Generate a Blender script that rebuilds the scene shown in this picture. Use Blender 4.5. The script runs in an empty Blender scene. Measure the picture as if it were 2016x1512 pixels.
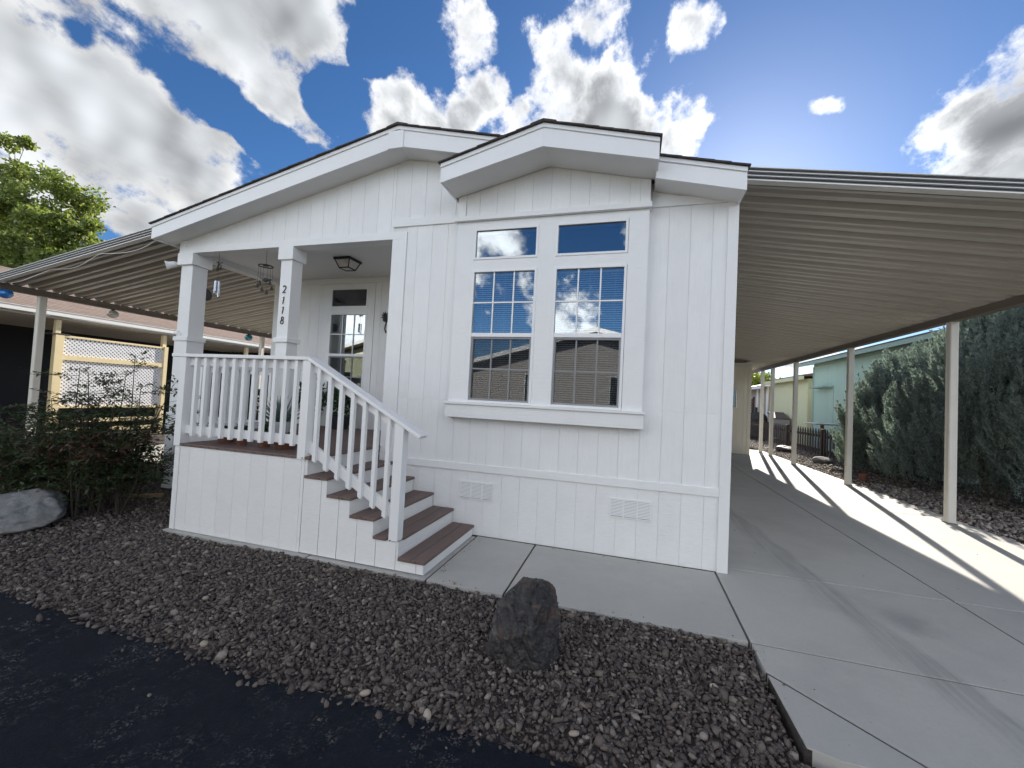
import bpy, bmesh, math, random
import numpy as np
from mathutils import Matrix, Vector, noise as mnoise
R = math.radians
S = bpy.context.scene
COL = S.collection
random.seed(7)
rng = np.random.default_rng(11)

# ------------------------------------------------------------------ camera
cam = bpy.data.cameras.new('camera'); camo = bpy.data.objects.new('camera', cam); COL.objects.link(camo)
cam.sensor_fit = 'HORIZONTAL'; cam.sensor_width = 36.0; cam.lens = 812.28 / 2016 * 36
cam.clip_start = 0.05; cam.clip_end = 3000
yaw, pitch, roll = 0.2849, 0.0339, -0.0508
F = Vector((-math.sin(yaw)*math.cos(pitch), math.cos(yaw)*math.cos(pitch), math.sin(pitch)))
r_ = Vector((math.cos(yaw), math.sin(yaw), 0)); u_ = r_.cross(F)
RX = r_*math.cos(roll) - u_*math.sin(roll); UX = u_*math.cos(roll) + r_*math.sin(roll)
mw = Matrix((RX, UX, -F)).transposed().to_4x4(); mw.translation = (1.3361, -4.4109, 1.5597)
camo.matrix_world = mw
S.camera = camo

# ------------------------------------------------------------------ world, sun, exposure
SUN_AZ, SUN_EL = R(12.5), R(24.5)
SUND = Vector((math.sin(SUN_AZ)*math.cos(SUN_EL), math.cos(SUN_AZ)*math.cos(SUN_EL), math.sin(SUN_EL)))
SKY_STRENGTH = 0.053
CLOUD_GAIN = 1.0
EXPOSURE = 1.40
S.view_settings.view_transform = 'Standard'; S.view_settings.look = 'None'
S.view_settings.gamma = 1.0; S.view_settings.use_curve_mapping = False
S.view_settings.exposure = EXPOSURE
S.cycles.use_adaptive_sampling = True; S.cycles.adaptive_threshold = 0.02
S.cycles.max_bounces = 6; S.cycles.diffuse_bounces = 4; S.cycles.glossy_bounces = 3; S.cycles.transparent_max_bounces = 10
S.cycles.caustics_reflective = False; S.cycles.caustics_refractive = False

class NT:
    """short node helper"""
    def __init__(s, tree): s.t = tree; s.n = tree.nodes; s.l = tree.links
    def new(s, typ, **kw):
        n = s.n.new(typ)
        for k, v in kw.items(): setattr(n, k, v)
        return n
    def put(s, sock, v):
        if hasattr(v, 'is_linked') or isinstance(v, bpy.types.NodeSocket): s.l.new(v, sock)
        else: sock.default_value = v
    def math(s, op, a, b=0.0, c=None, clamp=False):
        n = s.new('ShaderNodeMath', operation=op); n.use_clamp = clamp
        s.put(n.inputs[0], a); s.put(n.inputs[1], b)
        if c is not None: s.put(n.inputs[2], c)
        return n.outputs[0]
    def vmath(s, op, a, b=None, scale=None):
        n = s.new('ShaderNodeVectorMath', operation=op); s.put(n.inputs[0], a)
        if b is not None: s.put(n.inputs[1], b)
        if scale is not None: s.put(n.inputs['Scale'], scale)
        return n.outputs['Value'] if op in ('DISTANCE', 'DOT_PRODUCT', 'LENGTH') else n.outputs[0]
    def mix(s, f, a, b, mode='MIX'):
        n = s.new('ShaderNodeMix', data_type='RGBA', blend_type=mode)
        s.put(n.inputs['Factor'], f); s.put(n.inputs['A'], a); s.put(n.inputs['B'], b)
        return n.outputs['Result']
    def noise(s, vec, scale, detail=4, rough=.5, dist=0.0, out='Fac'):
        n = s.new('ShaderNodeTexNoise'); s.put(n.inputs['Vector'], vec)
        n.inputs['Scale'].default_value = scale; n.inputs['Detail'].default_value = detail
        n.inputs['Roughness'].default_value = rough; n.inputs['Distortion'].default_value = dist
        return n.outputs[out]
    def ramp(s, f, pts):
        n = s.new('ShaderNodeValToRGB'); s.put(n.inputs[0], f); cr = n.color_ramp
        while len(cr.elements) < len(pts): cr.elements.new(.5)
        for e, (p, c) in zip(cr.elements, pts): e.position = p; e.color = (*c, 1) if len(c) == 3 else c
        return n.outputs[0]
    def smooth(s, x, a, b, lo=0.0, hi=1.0):
        n = s.new('ShaderNodeMapRange', interpolation_type='SMOOTHSTEP'); s.put(n.inputs[0], x)
        for i, v in enumerate((a, b, lo, hi)): n.inputs[i+1].default_value = v
        return n.outputs[0]

def build_world():
    w = bpy.data.worlds.new('World'); S.world = w; w.use_nodes = True
    T = NT(w.node_tree); T.n.clear()
    out = T.new('ShaderNodeOutputWorld'); bg = T.new('ShaderNodeBackground')
    T.l.new(bg.outputs[0], out.inputs[0])
    sky = T.new('ShaderNodeTexSky', sky_type='NISHITA'); sky.sun_disc = False
    sky.sun_elevation = SUN_EL; sky.sun_rotation = SUN_AZ
    sky.altitude = 1600; sky.air_density = 1.0; sky.dust_density = 0.9; sky.ozone_density = 5.5
    tc = T.new('ShaderNodeTexCoord'); d = T.vmath('NORMALIZE', tc.outputs['Generated'])
    sep = T.new('ShaderNodeSeparateXYZ'); T.l.new(d, sep.inputs[0])
    up = T.math('MAXIMUM', sep.outputs[2], 0.0)
    inv = T.math('DIVIDE', 1.0, T.math('ADD', up, 0.35))
    flat = T.vmath('SCALE', d, scale=inv)
    def dens(off):
        p = flat if off is None else T.vmath('ADD', flat, off)
        q = d if off is None else T.vmath('ADD', d, off)
        # cloud masses: (direction, angular radius)
        blobs = [((-.803,.351,.482),.26),((-.734,.432,.524),.22),((-.655,.49,.575),.17),((-.817,.423,.392),.19),
                 ((-.776,.51,.371),.13),((-.869,.371,.327),.18),((-.838,.47,.278),.09),((-.648,.555,.521),.13),((-.614,.617,.492),.08),
                 ((-.57,.53,.63),.10),((-.47,.69,.55),.075),((-.41,.73,.545),.075),((-.308,.676,.67),.07),((-.298,.741,.602),.065),((-.343,.751,.564),.06),
                 ((-.092,.727,.68),.065),((.053,.756,.653),.055),((-.163,.778,.607),.13),((-.066,.819,.57),.14),((.055,.84,.54),.095),
                 ((-.218,.806,.551),.12),((.0,.86,.50),.12),((.301,.796,.525),.03),((.53,.74,.41),.13),((.50,.79,.36),.09),((.42,.85,.30),.05),
                 # the rest of the sky: clouds out of view, brightened opposite the sun
                 ((.85,.35,.39),.24),((.75,.1,.65),.22),((.95,-.15,.28),.2),((.1,.25,.96),.22),((-.45,.05,.89),.24),((.55,-.45,.70),.3),
                 ((-.2,-.45,.87),.28),((-.85,-.1,.5),.28),((-.72,-.6,.34),.3),((-.42,-.82,.38),.22),((.12,-.9,.42),.16),((.05,-.75,.66),.2),((.6,-.75,.3),.3),
                 ((.85,-.5,.2),.25),((-.16,-.97,.17),.12),((.3,-.94,.17),.12),((-.6,-.78,.14),.22),((-.97,-.2,.15),.2),((.98,.15,.12),.2),((.33,.93,.14),.1),((.25,.955,.16),.07),((-.9,.4,.1),.2)]
        m = None
        wq = T.vmath('ADD', q, T.vmath('SCALE', T.vmath('SUBTRACT', T.noise(q, 5.0, 3, .5, out='Color'), (.5,.5,.5)), scale=.10))
        for c, rad in blobs:
            dist = T.vmath('DISTANCE', wq, c)
            v = T.math('SUBTRACT', 1.0, T.math('DIVIDE', dist, rad))
            m = v if m is None else T.math('MAXIMUM', m, v)
        m = T.math('MINIMUM', m, .60)
        # the blue gaps between the cloud streets
        for c, rad, k in (((-.722,.505,.474),.06,1.5),((-.693,.541,.476),.06,1.6),((-.663,.591,.460),.06,1.8),((-.625,.646,.440),.06,1.8),((-.58,.69,.43),.06,1.6),
                          ((-.795,.372,.48),.03,.9),((-.86,.46,.22),.05,.9),((-.56,.62,.55),.05,1.4),((-.49,.62,.61),.05,1.3)):
            g = T.math('MULTIPLY', T.math('MAXIMUM', T.math('SUBTRACT', 1.0, T.math('DIVIDE', T.vmath('DISTANCE', wq, c), rad)), 0.0), k)
            m = T.math('SUBTRACT', m, g)
        n1 = T.math('SUBTRACT', T.noise(T.vmath('MULTIPLY', p, (1.25,.7,1)), 4.6, 8, .60), .5)
        n2 = T.math('SUBTRACT', T.noise(q, 17.0, 6, .62), .5)
        big = T.math('MULTIPLY_ADD', m, 1.05, T.math('MULTIPLY_ADD', n1, 2.3, -.12))
        a = T.math('ADD', big, T.math('MULTIPLY', n2, 1.45))
        # nothing far away from a cloud mass
        far = T.math('MULTIPLY', T.smooth(m, .0, -.6), .9)
        return T.math('SUBTRACT', a, far), T.math('SUBTRACT', big, far), T.math('MULTIPLY_ADD', n2, 1.7, T.math('MULTIPLY', n1, 1.2))
    def relief_at(off):
        p = T.vmath('ADD', flat, off); q = T.vmath('ADD', d, off)
        return T.math('ADD', T.math('MULTIPLY', T.math('SUBTRACT', T.noise(T.vmath('MULTIPLY', p, (1.25,.7,1)), 4.6, 2, .5), .5), 1.6), T.math('MULTIPLY', T.math('SUBTRACT', T.noise(q, 13.0, 1, .5), .5), 1.6))
    D0, BIG, FINE = dens(None)
    alpha = T.smooth(D0, -.02, .42)
    core = T.smooth(T.math('MULTIPLY_ADD', D0, .35, T.math('MULTIPLY', BIG, .65)), .02, .72)
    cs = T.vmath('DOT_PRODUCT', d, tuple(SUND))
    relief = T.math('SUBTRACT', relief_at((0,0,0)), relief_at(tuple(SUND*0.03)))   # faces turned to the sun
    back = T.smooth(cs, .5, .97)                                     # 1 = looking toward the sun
    front = T.smooth(cs, .45, -.75)                                  # 1 = opposite the sun; clouds boosted there to brighten the front walls
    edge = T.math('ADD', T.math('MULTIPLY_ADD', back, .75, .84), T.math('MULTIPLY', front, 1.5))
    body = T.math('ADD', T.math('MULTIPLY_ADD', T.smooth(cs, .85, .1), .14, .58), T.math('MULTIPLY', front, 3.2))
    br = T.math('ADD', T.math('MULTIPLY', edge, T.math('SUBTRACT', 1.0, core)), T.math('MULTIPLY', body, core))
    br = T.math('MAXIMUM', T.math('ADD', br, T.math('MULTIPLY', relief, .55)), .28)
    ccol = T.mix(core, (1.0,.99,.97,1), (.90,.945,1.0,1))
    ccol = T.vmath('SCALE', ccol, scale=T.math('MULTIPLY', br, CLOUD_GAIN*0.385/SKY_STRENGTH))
    hs = T.new('ShaderNodeHueSaturation'); hs.inputs['Saturation'].default_value = 1.10; T.l.new(sky.outputs[0], hs.inputs['Color'])
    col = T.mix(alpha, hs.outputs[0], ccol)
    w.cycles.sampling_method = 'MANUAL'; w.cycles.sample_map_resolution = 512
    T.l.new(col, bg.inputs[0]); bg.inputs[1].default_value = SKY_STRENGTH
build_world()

sun = bpy.data.lights.new('sun', 'SUN'); sun.energy = 4.0; sun.angle = R(.53); sun.color = (1.0, .93, .82)
suno = bpy.data.objects.new('sun', sun); COL.objects.link(suno)
suno.rotation_euler = (-SUND).to_track_quat('-Z', 'Y').to_euler()

# ------------------------------------------------------------------ materials
def mat(name, base, rough=.6, var=None, bump=None, spec=.5, metal=0.0, fn=None, rnd=0.0, speck=None):
    """var=(scale,amount,colour) bump=[(scale xyz or float,strength,distance)] rnd=per-object value jitter"""
    m = bpy.data.materials.new(name); m.use_nodes = True; T = NT(m.node_tree); T.n.clear()
    out = T.new('ShaderNodeOutputMaterial'); b = T.new('ShaderNodeBsdfPrincipled'); T.l.new(b.outputs[0], out.inputs[0])
    b.inputs['Roughness'].default_value = rough; b.inputs['Metallic'].default_value = metal
    b.inputs['Specular IOR Level'].default_value = spec
    tc = T.new('ShaderNodeTexCoord'); P = P0 = tc.outputs['Object']
    col = (*base, 1)
    if rnd:
        oi = T.new('ShaderNodeObjectInfo')
        P = T.vmath('ADD', P, T.vmath('SCALE', (13.1, 7.7, 5.3), scale=oi.outputs['Random']))
        k = T.math('MULTIPLY_ADD', oi.outputs['Random'], 2*rnd, 1-rnd)
        col = T.vmath('SCALE', col[:3], scale=k)
    if var:
        for sc, amt, c2 in (var if isinstance(var, list) else [var]):
            v = P
            if not isinstance(sc, (int, float)): v = T.vmath('MULTIPLY', P, sc); sc = 1.0
            f = T.smooth(T.noise(v, sc, 6, .6), .42, .72)
            col = T.mix(T.math('MULTIPLY', f, amt), col, (*c2, 1))
    if fn: col = fn(T, P0, col, b) or col
    T.put(b.inputs['Base Color'], col)
    if bump:
        nrm = None
        for sc, st, dist in bump:
            v = P
            if not isinstance(sc, (int, float)): v = T.vmath('MULTIPLY', P, sc); s1 = 1.0
            else: s1 = sc
            bn = T.new('ShaderNodeBump'); bn.inputs['Strength'].default_value = st; bn.inputs['Distance'].default_value = dist
            T.l.new(T.noise(v, s1, 5, .6), bn.inputs['Height'])
            if nrm is not None: T.l.new(nrm, bn.inputs['Normal'])
            nrm = bn.outputs[0]
        T.l.new(nrm, b.inputs['Normal'])
    return m

WARMW = (.80, .80, .79)
def dirt_fn(T, P, col, b):
    s = T.new('ShaderNodeSeparateXYZ'); T.l.new(P, s.inputs[0])
    return None
M = {}
M['siding'] = mat('siding', (.83,.83,.82), .55, var=[(3.0,.25,(.70,.70,.69)),((60,60,3),.12,(.6,.6,.58))], bump=[((70,70,9),.45,.005),((14,14,75),.40,.006)], rnd=.02)
M['skirt'] = mat('skirt', (.83,.83,.82), .6, var=[(2.5,.25,(.70,.70,.69)),((14,14,70),.15,(.62,.62,.62))], bump=[((16,16,85),.6,.007),(70,.35,.004)], rnd=.02)
M['groove'] = mat('groove', (.74,.74,.73), .8)
M['trim'] = mat('trim', (.82,.82,.81), .5, var=(4.0,.2,(.72,.72,.71)), bump=[((12,12,60),.5,.006),(110,.3,.004)], rnd=.012)
M['smooth_white'] = mat('smooth_white', (.83,.83,.83), .4, var=(6.0,.15,(.74,.74,.74)), rnd=.012)
M['soffit'] = mat('soffit', (.80,.79,.77), .6, var=(2.0,.2,(.73,.72,.70)))
M['shingle'] = mat('shingle', (.055,.045,.042), .9, var=[(40,.6,(.10,.085,.08)),(9,.5,(.035,.03,.03))], bump=[(160,.5,.004)], rnd=.25)
M['shingle_brown'] = mat('shingle_brown', (.20,.145,.12), .9, var=[(30,.7,(.15,.11,.09)),(7,.5,(.30,.23,.19))], bump=[(120,.5,.004)], rnd=.12)
M['deck'] = mat('deck', (.150,.100,.086), .6, var=[((3,60,60),.5,(.11,.072,.062)),(5,.35,(.20,.14,.125))], bump=[((6,90,90),.25,.003)], rnd=.10)
M['terracotta'] = mat('terracotta', (.20,.080,.052), .8, var=(14,.5,(.28,.15,.11)), rnd=.2)
M['black_metal'] = mat('black_metal', (.012,.012,.013), .45)
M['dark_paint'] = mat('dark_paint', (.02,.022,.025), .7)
M['alu'] = mat('alu', (.52,.485,.43), .36, var=[(1.3,.35,(.43,.40,.35)),((3,40,1),.25,(.66,.63,.58))], rnd=.02, spec=.5)
M['alu_white'] = mat('alu_white', (.74,.73,.70), .4, var=(3.0,.25,(.62,.61,.58)))
M['alu_dark'] = mat('alu_dark', (.065,.066,.072), .5, var=(2.0,.3,(.05,.05,.055)))
M['beam'] = mat('beam', (.22,.185,.155), .55, var=(3.0,.3,(.16,.13,.11)))
M['post'] = mat('post', (.72,.69,.62), .45, var=(4.0,.3,(.62,.59,.52)))
M['warm_bounce_siding'] = mat('warm_bounce_siding', (.80,.76,.65), .6, var=(3.0,.25,(.72,.68,.57)), bump=[((70,70,9),.4,.005)], rnd=.02)  # white siding with the warm bounce off the sunlit drive put into its colour
M['cream'] = mat('cream', (.72,.60,.36), .6, var=(6.0,.3,(.60,.50,.30)))
M['lattice'] = mat('lattice', (.80,.80,.82), .5)
M['interior'] = mat('interior', (.22,.19,.16), .9)
M['blind'] = mat('blind', (.82,.83,.84), .5)
M['mint'] = mat('mint', (.40,.56,.50), .65, var=(3,.25,(.34,.49,.44)), bump=[((60,60,8),.3,.004)], rnd=.02)
M['mint_trim'] = mat('mint_trim', (.28,.38,.34), .6)
M['pale_yellow'] = mat('pale_yellow', (.66,.68,.46), .65, var=(3,.2,(.60,.61,.42)), bump=[((60,60,8),.3,.004)])
M['grey_wall'] = mat('grey_wall', (.36,.33,.31), .7, var=(4,.3,(.30,.28,.26)))
M['brown_wood'] = mat('brown_wood', (.050,.031,.025), .75, var=((30,30,3),.5,(.03,.02,.016)), bump=[((60,60,6),.3,.003)], rnd=.2)
M['tan_wood'] = mat('tan_wood', (.34,.24,.12), .8, var=((8,40,40),.5,(.24,.16,.08)))
M['taupe_wall'] = mat('taupe_wall', (.45,.42,.37), .75, var=(3,.3,(.38,.35,.31)), bump=[((60,60,8),.3,.004)])
M['red_brick'] = mat('red_brick', (.16,.07,.05), .9)
M['hill'] = mat('hill', (.045,.055,.035), .95, var=(.05,.6,(.11,.10,.06)))
M['bark'] = mat('bark', (.16,.125,.095), .9, var=((14,14,3),.6,(.09,.07,.055)), bump=[((30,30,6),.6,.01)])
M['stem'] = mat('stem', (.045,.036,.028), .9, bump=[(60,.4,.004)])
M['bin_grey'] = mat('bin_grey', (.30,.30,.31), .6)
M['bin_lid'] = mat('bin_lid', (.10,.075,.08), .6)
M['white_pot'] = mat('white_pot', (.62,.64,.66), .35)
M['dark_pot'] = mat('dark_pot', (.03,.035,.04), .4)
M['silver'] = mat('silver', (.62,.63,.66), .25, metal=.9)
M['iron'] = mat('iron', (.05,.045,.04), .6, metal=.3)

def concrete_fn(T, P, col, b):
    s = T.new('ShaderNodeSeparateXYZ'); T.l.new(P, s.inputs[0]); x, y = s.outputs[0], s.outputs[1]
    # tyre tracks: two worn dark bands that run up the drive, bending a little toward the road
    nz = T.math('MULTIPLY', T.math('SUBTRACT', T.noise(P, 1.3, 4, .6), .5), .35)
    bend = T.math('MULTIPLY', T.math('POWER', T.math('MAXIMUM', T.math('SUBTRACT', 3.5, y), 0.0), 1.6), .035)
    xc = T.math('ADD', T.math('SUBTRACT', x, bend), nz)
    streak = T.smooth(T.noise(T.vmath('MULTIPLY', P, (26, 1.2, 1)), 1.0, 4, .6), .35, .7)
    for cx, wd, k in ((2.75, .20, .38), (2.86, .07, .35), (4.35, .20, .16)):
        dd = T.math('ABSOLUTE', T.math('SUBTRACT', xc, cx))
        f = T.math('MULTIPLY', T.smooth(dd, wd, .0), T.math('MULTIPLY_ADD', streak, .7, .3))
        col = T.mix(T.math('MULTIPLY', f, k), col, (.13,.13,.13,1))
    # one oil stain
    dd = T.vmath('DISTANCE', T.vmath('MULTIPLY', P, (1,.8,0)), (3.42,-.45*.8,0))
    f = T.smooth(T.math('ADD', dd, T.math('MULTIPLY', T.math('SUBTRACT', T.noise(P, 9, 4, .6), .5), .16)), .24, .0)
    col = T.mix(T.math('MULTIPLY', f, .34), col, (.13,.13,.135,1))
    pit = T.smooth(T.noise(P, 38, 2, .5), .71, .78)
    col = T.mix(T.math('MULTIPLY', pit, .4), col, (.12,.12,.12,1))
    return col
M['concrete'] = mat('concrete', (.47,.455,.42), .8, var=[(1.1,.6,(.37,.36,.34)),(7,.35,(.52,.50,.46)),(60,.35,(.38,.37,.35)),(.35,.5,(.40,.39,.37))], bump=[((120,8,8),.12,.003),(70,.12,.003)], fn=concrete_fn, rnd=.03)

def asphalt_fn(T, P, col, b):
    v = T.new('ShaderNodeTexVoronoi'); v.inputs['Scale'].default_value = 110; T.l.new(P, v.inputs['Vector'])
    g = T.new('ShaderNodeSeparateColor'); T.l.new(v.outputs['Color'], g.inputs[0])
    worn = T.smooth(T.noise(P, 1.7, 6, .7), .46, .60)
    chip = T.math('MULTIPLY', T.smooth(g.outputs[0], .55, .9), T.math('MULTIPLY_ADD', worn, .55, .05))
    chip = T.math('MULTIPLY', chip, T.smooth(T.noise(P, 14, 4, .7), .42, .66))
    col = T.mix(chip, col, (.20,.185,.165,1))
    T.put(b.inputs['Roughness'], T.math('MULTIPLY_ADD', worn, .15, .62))
    return col
M['asphalt'] = mat('asphalt', (.0095,.0120,.0185), .7, var=[(2.2,.5,(.015,.018,.026)),(30,.4,(.006,.007,.010))], bump=[(150,.7,.006),(45,.4,.006),(6,.3,.01)], fn=asphalt_fn, spec=.10)

def isl(T, pts):
    g = T.new('ShaderNodeNewGeometry'); return T.ramp(g.outputs['Random Per Island'], pts)
def gravel_fn(T, P, col, b):
    c = isl(T, [(0,(.078,.062,.056)),(.22,(.155,.126,.108)),(.42,(.092,.076,.074)),(.62,(.215,.178,.150)),(.80,(.125,.102,.092)),(.92,(.28,.24,.20)),(1,(.36,.32,.28))])
    return T.mix(T.math('MULTIPLY', T.noise(P, 90, 4, .6), .55), c, (.045,.038,.037,1))
M['gravel'] = mat('gravel', (.07,.06,.06), .85, fn=gravel_fn, bump=[(160,.4,.003)], spec=.3)
def gravel2_fn(T, P, col, b):
    return isl(T, [(0,(.12,.10,.095)),(.4,(.20,.165,.15)),(.75,(.29,.25,.22)),(1,(.50,.46,.42))])
M['gravel_pale'] = mat('gravel_pale', (.2,.17,.15), .85, fn=gravel2_fn, spec=.3)
M['earth'] = mat('earth', (.045,.036,.034), .95, var=[(20,.6,(.075,.06,.052)),(.4,.4,(.085,.07,.058))], bump=[(55,.8,.02),(12,.4,.02)])
M['gland'] = mat('gland', (.16,.135,.105), .95, var=[(.3,.6,(.11,.105,.07)),(3,.5,(.22,.19,.15))], bump=[(9,.5,.03)])
def rock_fn(T, P, col, b):
    w = T.noise(T.vmath('MULTIPLY', P, (14, 9, 20)), 1.0, 9, .7, 1.6)
    col = T.mix(T.smooth(w, .50, .58), col, (.050,.044,.042,1))
    col = T.mix(T.math('MULTIPLY', T.smooth(T.noise(P, 9, 9, .75, .8), .56, .68), .7), col, (.17,.155,.142,1))
    col = T.mix(T.math('MULTIPLY', T.smooth(T.noise(P, 6, 6, .65), .54, .64), .7), col, (.10,.055,.038,1))
    vein = T.smooth(T.math('ABSOLUTE', T.math('SUBTRACT', T.noise(T.vmath('MULTIPLY', P, (7,7,12)), 1.0, 5, .6, .7), .5)), .016, .0)
    col = T.mix(T.math('MULTIPLY', vein, .16), col, (.30,.27,.24,1))
    return T.mix(T.math('MULTIPLY', T.smooth(T.noise(P, 55, 4, .7), .5, .7), .6), col, (.012,.011,.012,1))
M['basalt'] = mat('basalt', (.020,.0185,.020), .55, fn=rock_fn, bump=[(22,.7,.03),(70,.6,.010),(220,.4,.003)], spec=.5)
M['grey_rock'] = mat('grey_rock', (.22,.225,.225), .8, var=[(8,.6,(.13,.135,.14)),(25,.6,(.36,.355,.34)),(3,.3,(.16,.13,.10))], bump=[(28,.7,.012),(110,.5,.005)])
M['white_rock'] = mat('white_rock', (.36,.31,.25), .8, var=(40,.5,(.40,.33,.25)), bump=[(80,.4,.004)], rnd=.3)

def leafmat(name, pts, trans=.35, rough=.55, tint=(1.3,1.35,.6,1)):
    m = bpy.data.materials.new(name); m.use_nodes = True; T = NT(m.node_tree); T.n.clear()
    out = T.new('ShaderNodeOutputMaterial'); p = T.new('ShaderNodeBsdfPrincipled'); tr = T.new('ShaderNodeBsdfTranslucent'); mx = T.new('ShaderNodeMixShader')
    c = isl(T, pts); T.l.new(c, p.inputs['Base Color']); p.inputs['Roughness'].default_value = rough; p.inputs['Specular IOR Level'].default_value = .35
    T.l.new(T.mix(1.0, c, tint, 'MULTIPLY'), tr.inputs[0]); mx.inputs[0].default_value = trans
    T.l.new(p.outputs[0], mx.inputs[1]); T.l.new(tr.outputs[0], mx.inputs[2]); T.l.new(mx.outputs[0], out.inputs[0])
    return m
M['poplar_leaf'] = leafmat('poplar_leaf', [(0,(.11,.16,.04)),(.5,(.18,.23,.065)),(.85,(.25,.29,.11)),(1,(.36,.36,.22))], .42)
M['far_leaf'] = leafmat('far_leaf', [(0,(.16,.20,.04)),(1,(.26,.30,.08))], .4)
M['nandina_leaf'] = leafmat('nandina_leaf', [(0,(.028,.050,.022)),(.5,(.044,.074,.030)),(.82,(.070,.098,.038)),(.93,(.075,.030,.022)),(1,(.10,.035,.025))], .22)
M['nandina_red'] = leafmat('nandina_red', [(0,(.09,.03,.022)),(.5,(.05,.045,.02)),(1,(.13,.04,.03))], .25)
M['juniper_leaf'] = leafmat('juniper_leaf', [(0,(.15,.195,.185)),(.5,(.22,.275,.255)),(.85,(.245,.30,.262)),(1,(.30,.34,.28))], .35, .7, (1.05,1.1,.9,1))
M['pot_leaf'] = leafmat('pot_leaf', [(0,(.02,.05,.02)),(1,(.05,.10,.04))], .2)
M['agave_leaf'] = leafmat('agave_leaf', [(0,(.08,.13,.11)),(1,(.14,.20,.17))], .05)

def glassmat(name, refl, tint=(.55,.60,.62), rough=0.0):
    m = bpy.data.materials.new(name); m.use_nodes = True; T = NT(m.node_tree); T.n.clear()
    out = T.new('ShaderNodeOutputMaterial'); g = T.new('ShaderNodeBsdfGlossy'); t = T.new('ShaderNodeBsdfTransparent'); mx = T.new('ShaderNodeMixShader')
    g.inputs['Roughness'].default_value = rough; g.inputs['Color'].default_value = (.93,.97,1,1); t.inputs['Color'].default_value = (*tint, 1)
    lw = T.new('ShaderNodeFresnel'); lw.inputs[0].default_value = 1.5
    tc = T.new('ShaderNodeTexCoord'); bn = T.new('ShaderNodeBump'); bn.inputs['Strength'].default_value = .02; bn.inputs['Distance'].default_value = .02
    T.l.new(T.noise(tc.outputs['Object'], 1.6, 2, .5), bn.inputs['Height']); T.l.new(bn.outputs[0], g.inputs['Normal'])
    T.l.new(T.math('MULTIPLY_ADD', lw.outputs[0], 1.0-refl, refl, clamp=True), mx.inputs[0])
    T.l.new(t.outputs[0], mx.inputs[1]); T.l.new(g.outputs[0], mx.inputs[2]); T.l.new(mx.outputs[0], out.inputs[0])
    return m
M['glass'] = glassmat('glass', .155, (.80,.84,.86))
M['glass_dark'] = glassmat('glass_dark', .10, (.25,.25,.25))
def screenmat():
    m = bpy.data.materials.new('insect_screen'); m.use_nodes = True; T = NT(m.node_tree); T.n.clear()
    out = T.new('ShaderNodeOutputMaterial'); g = T.new('ShaderNodeBsdfDiffuse'); t = T.new('ShaderNodeBsdfTransparent'); mx = T.new('ShaderNodeMixShader')
    g.inputs[0].default_value = (.035,.037,.04,1); mx.inputs[0].default_value = .24
    T.l.new(t.outputs[0], mx.inputs[1]); T.l.new(g.outputs[0], mx.inputs[2]); T.l.new(mx.outputs[0], out.inputs[0]); return m
M['screen'] = screenmat()
def ballmat(name, c):
    m = mat(name, c, .12, spec=.7); b = [n for n in m.node_tree.nodes if n.type == 'BSDF_PRINCIPLED'][0]
    b.inputs['Coat Weight'].default_value = .6
    b.inputs['Subsurface Weight'].default_value = .3
    return m
M['blue_glass'] = ballmat('blue_glass', (.02,.20,.62)); M['teal_glass'] = ballmat('teal_glass', (.02,.25,.33)); M['milk_glass'] = ballmat('milk_glass', (.55,.54,.50))
M['frost'] = mat('frost', (.62,.60,.56), .35, var=((40,40,3),.5,(.40,.38,.35)))

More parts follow.
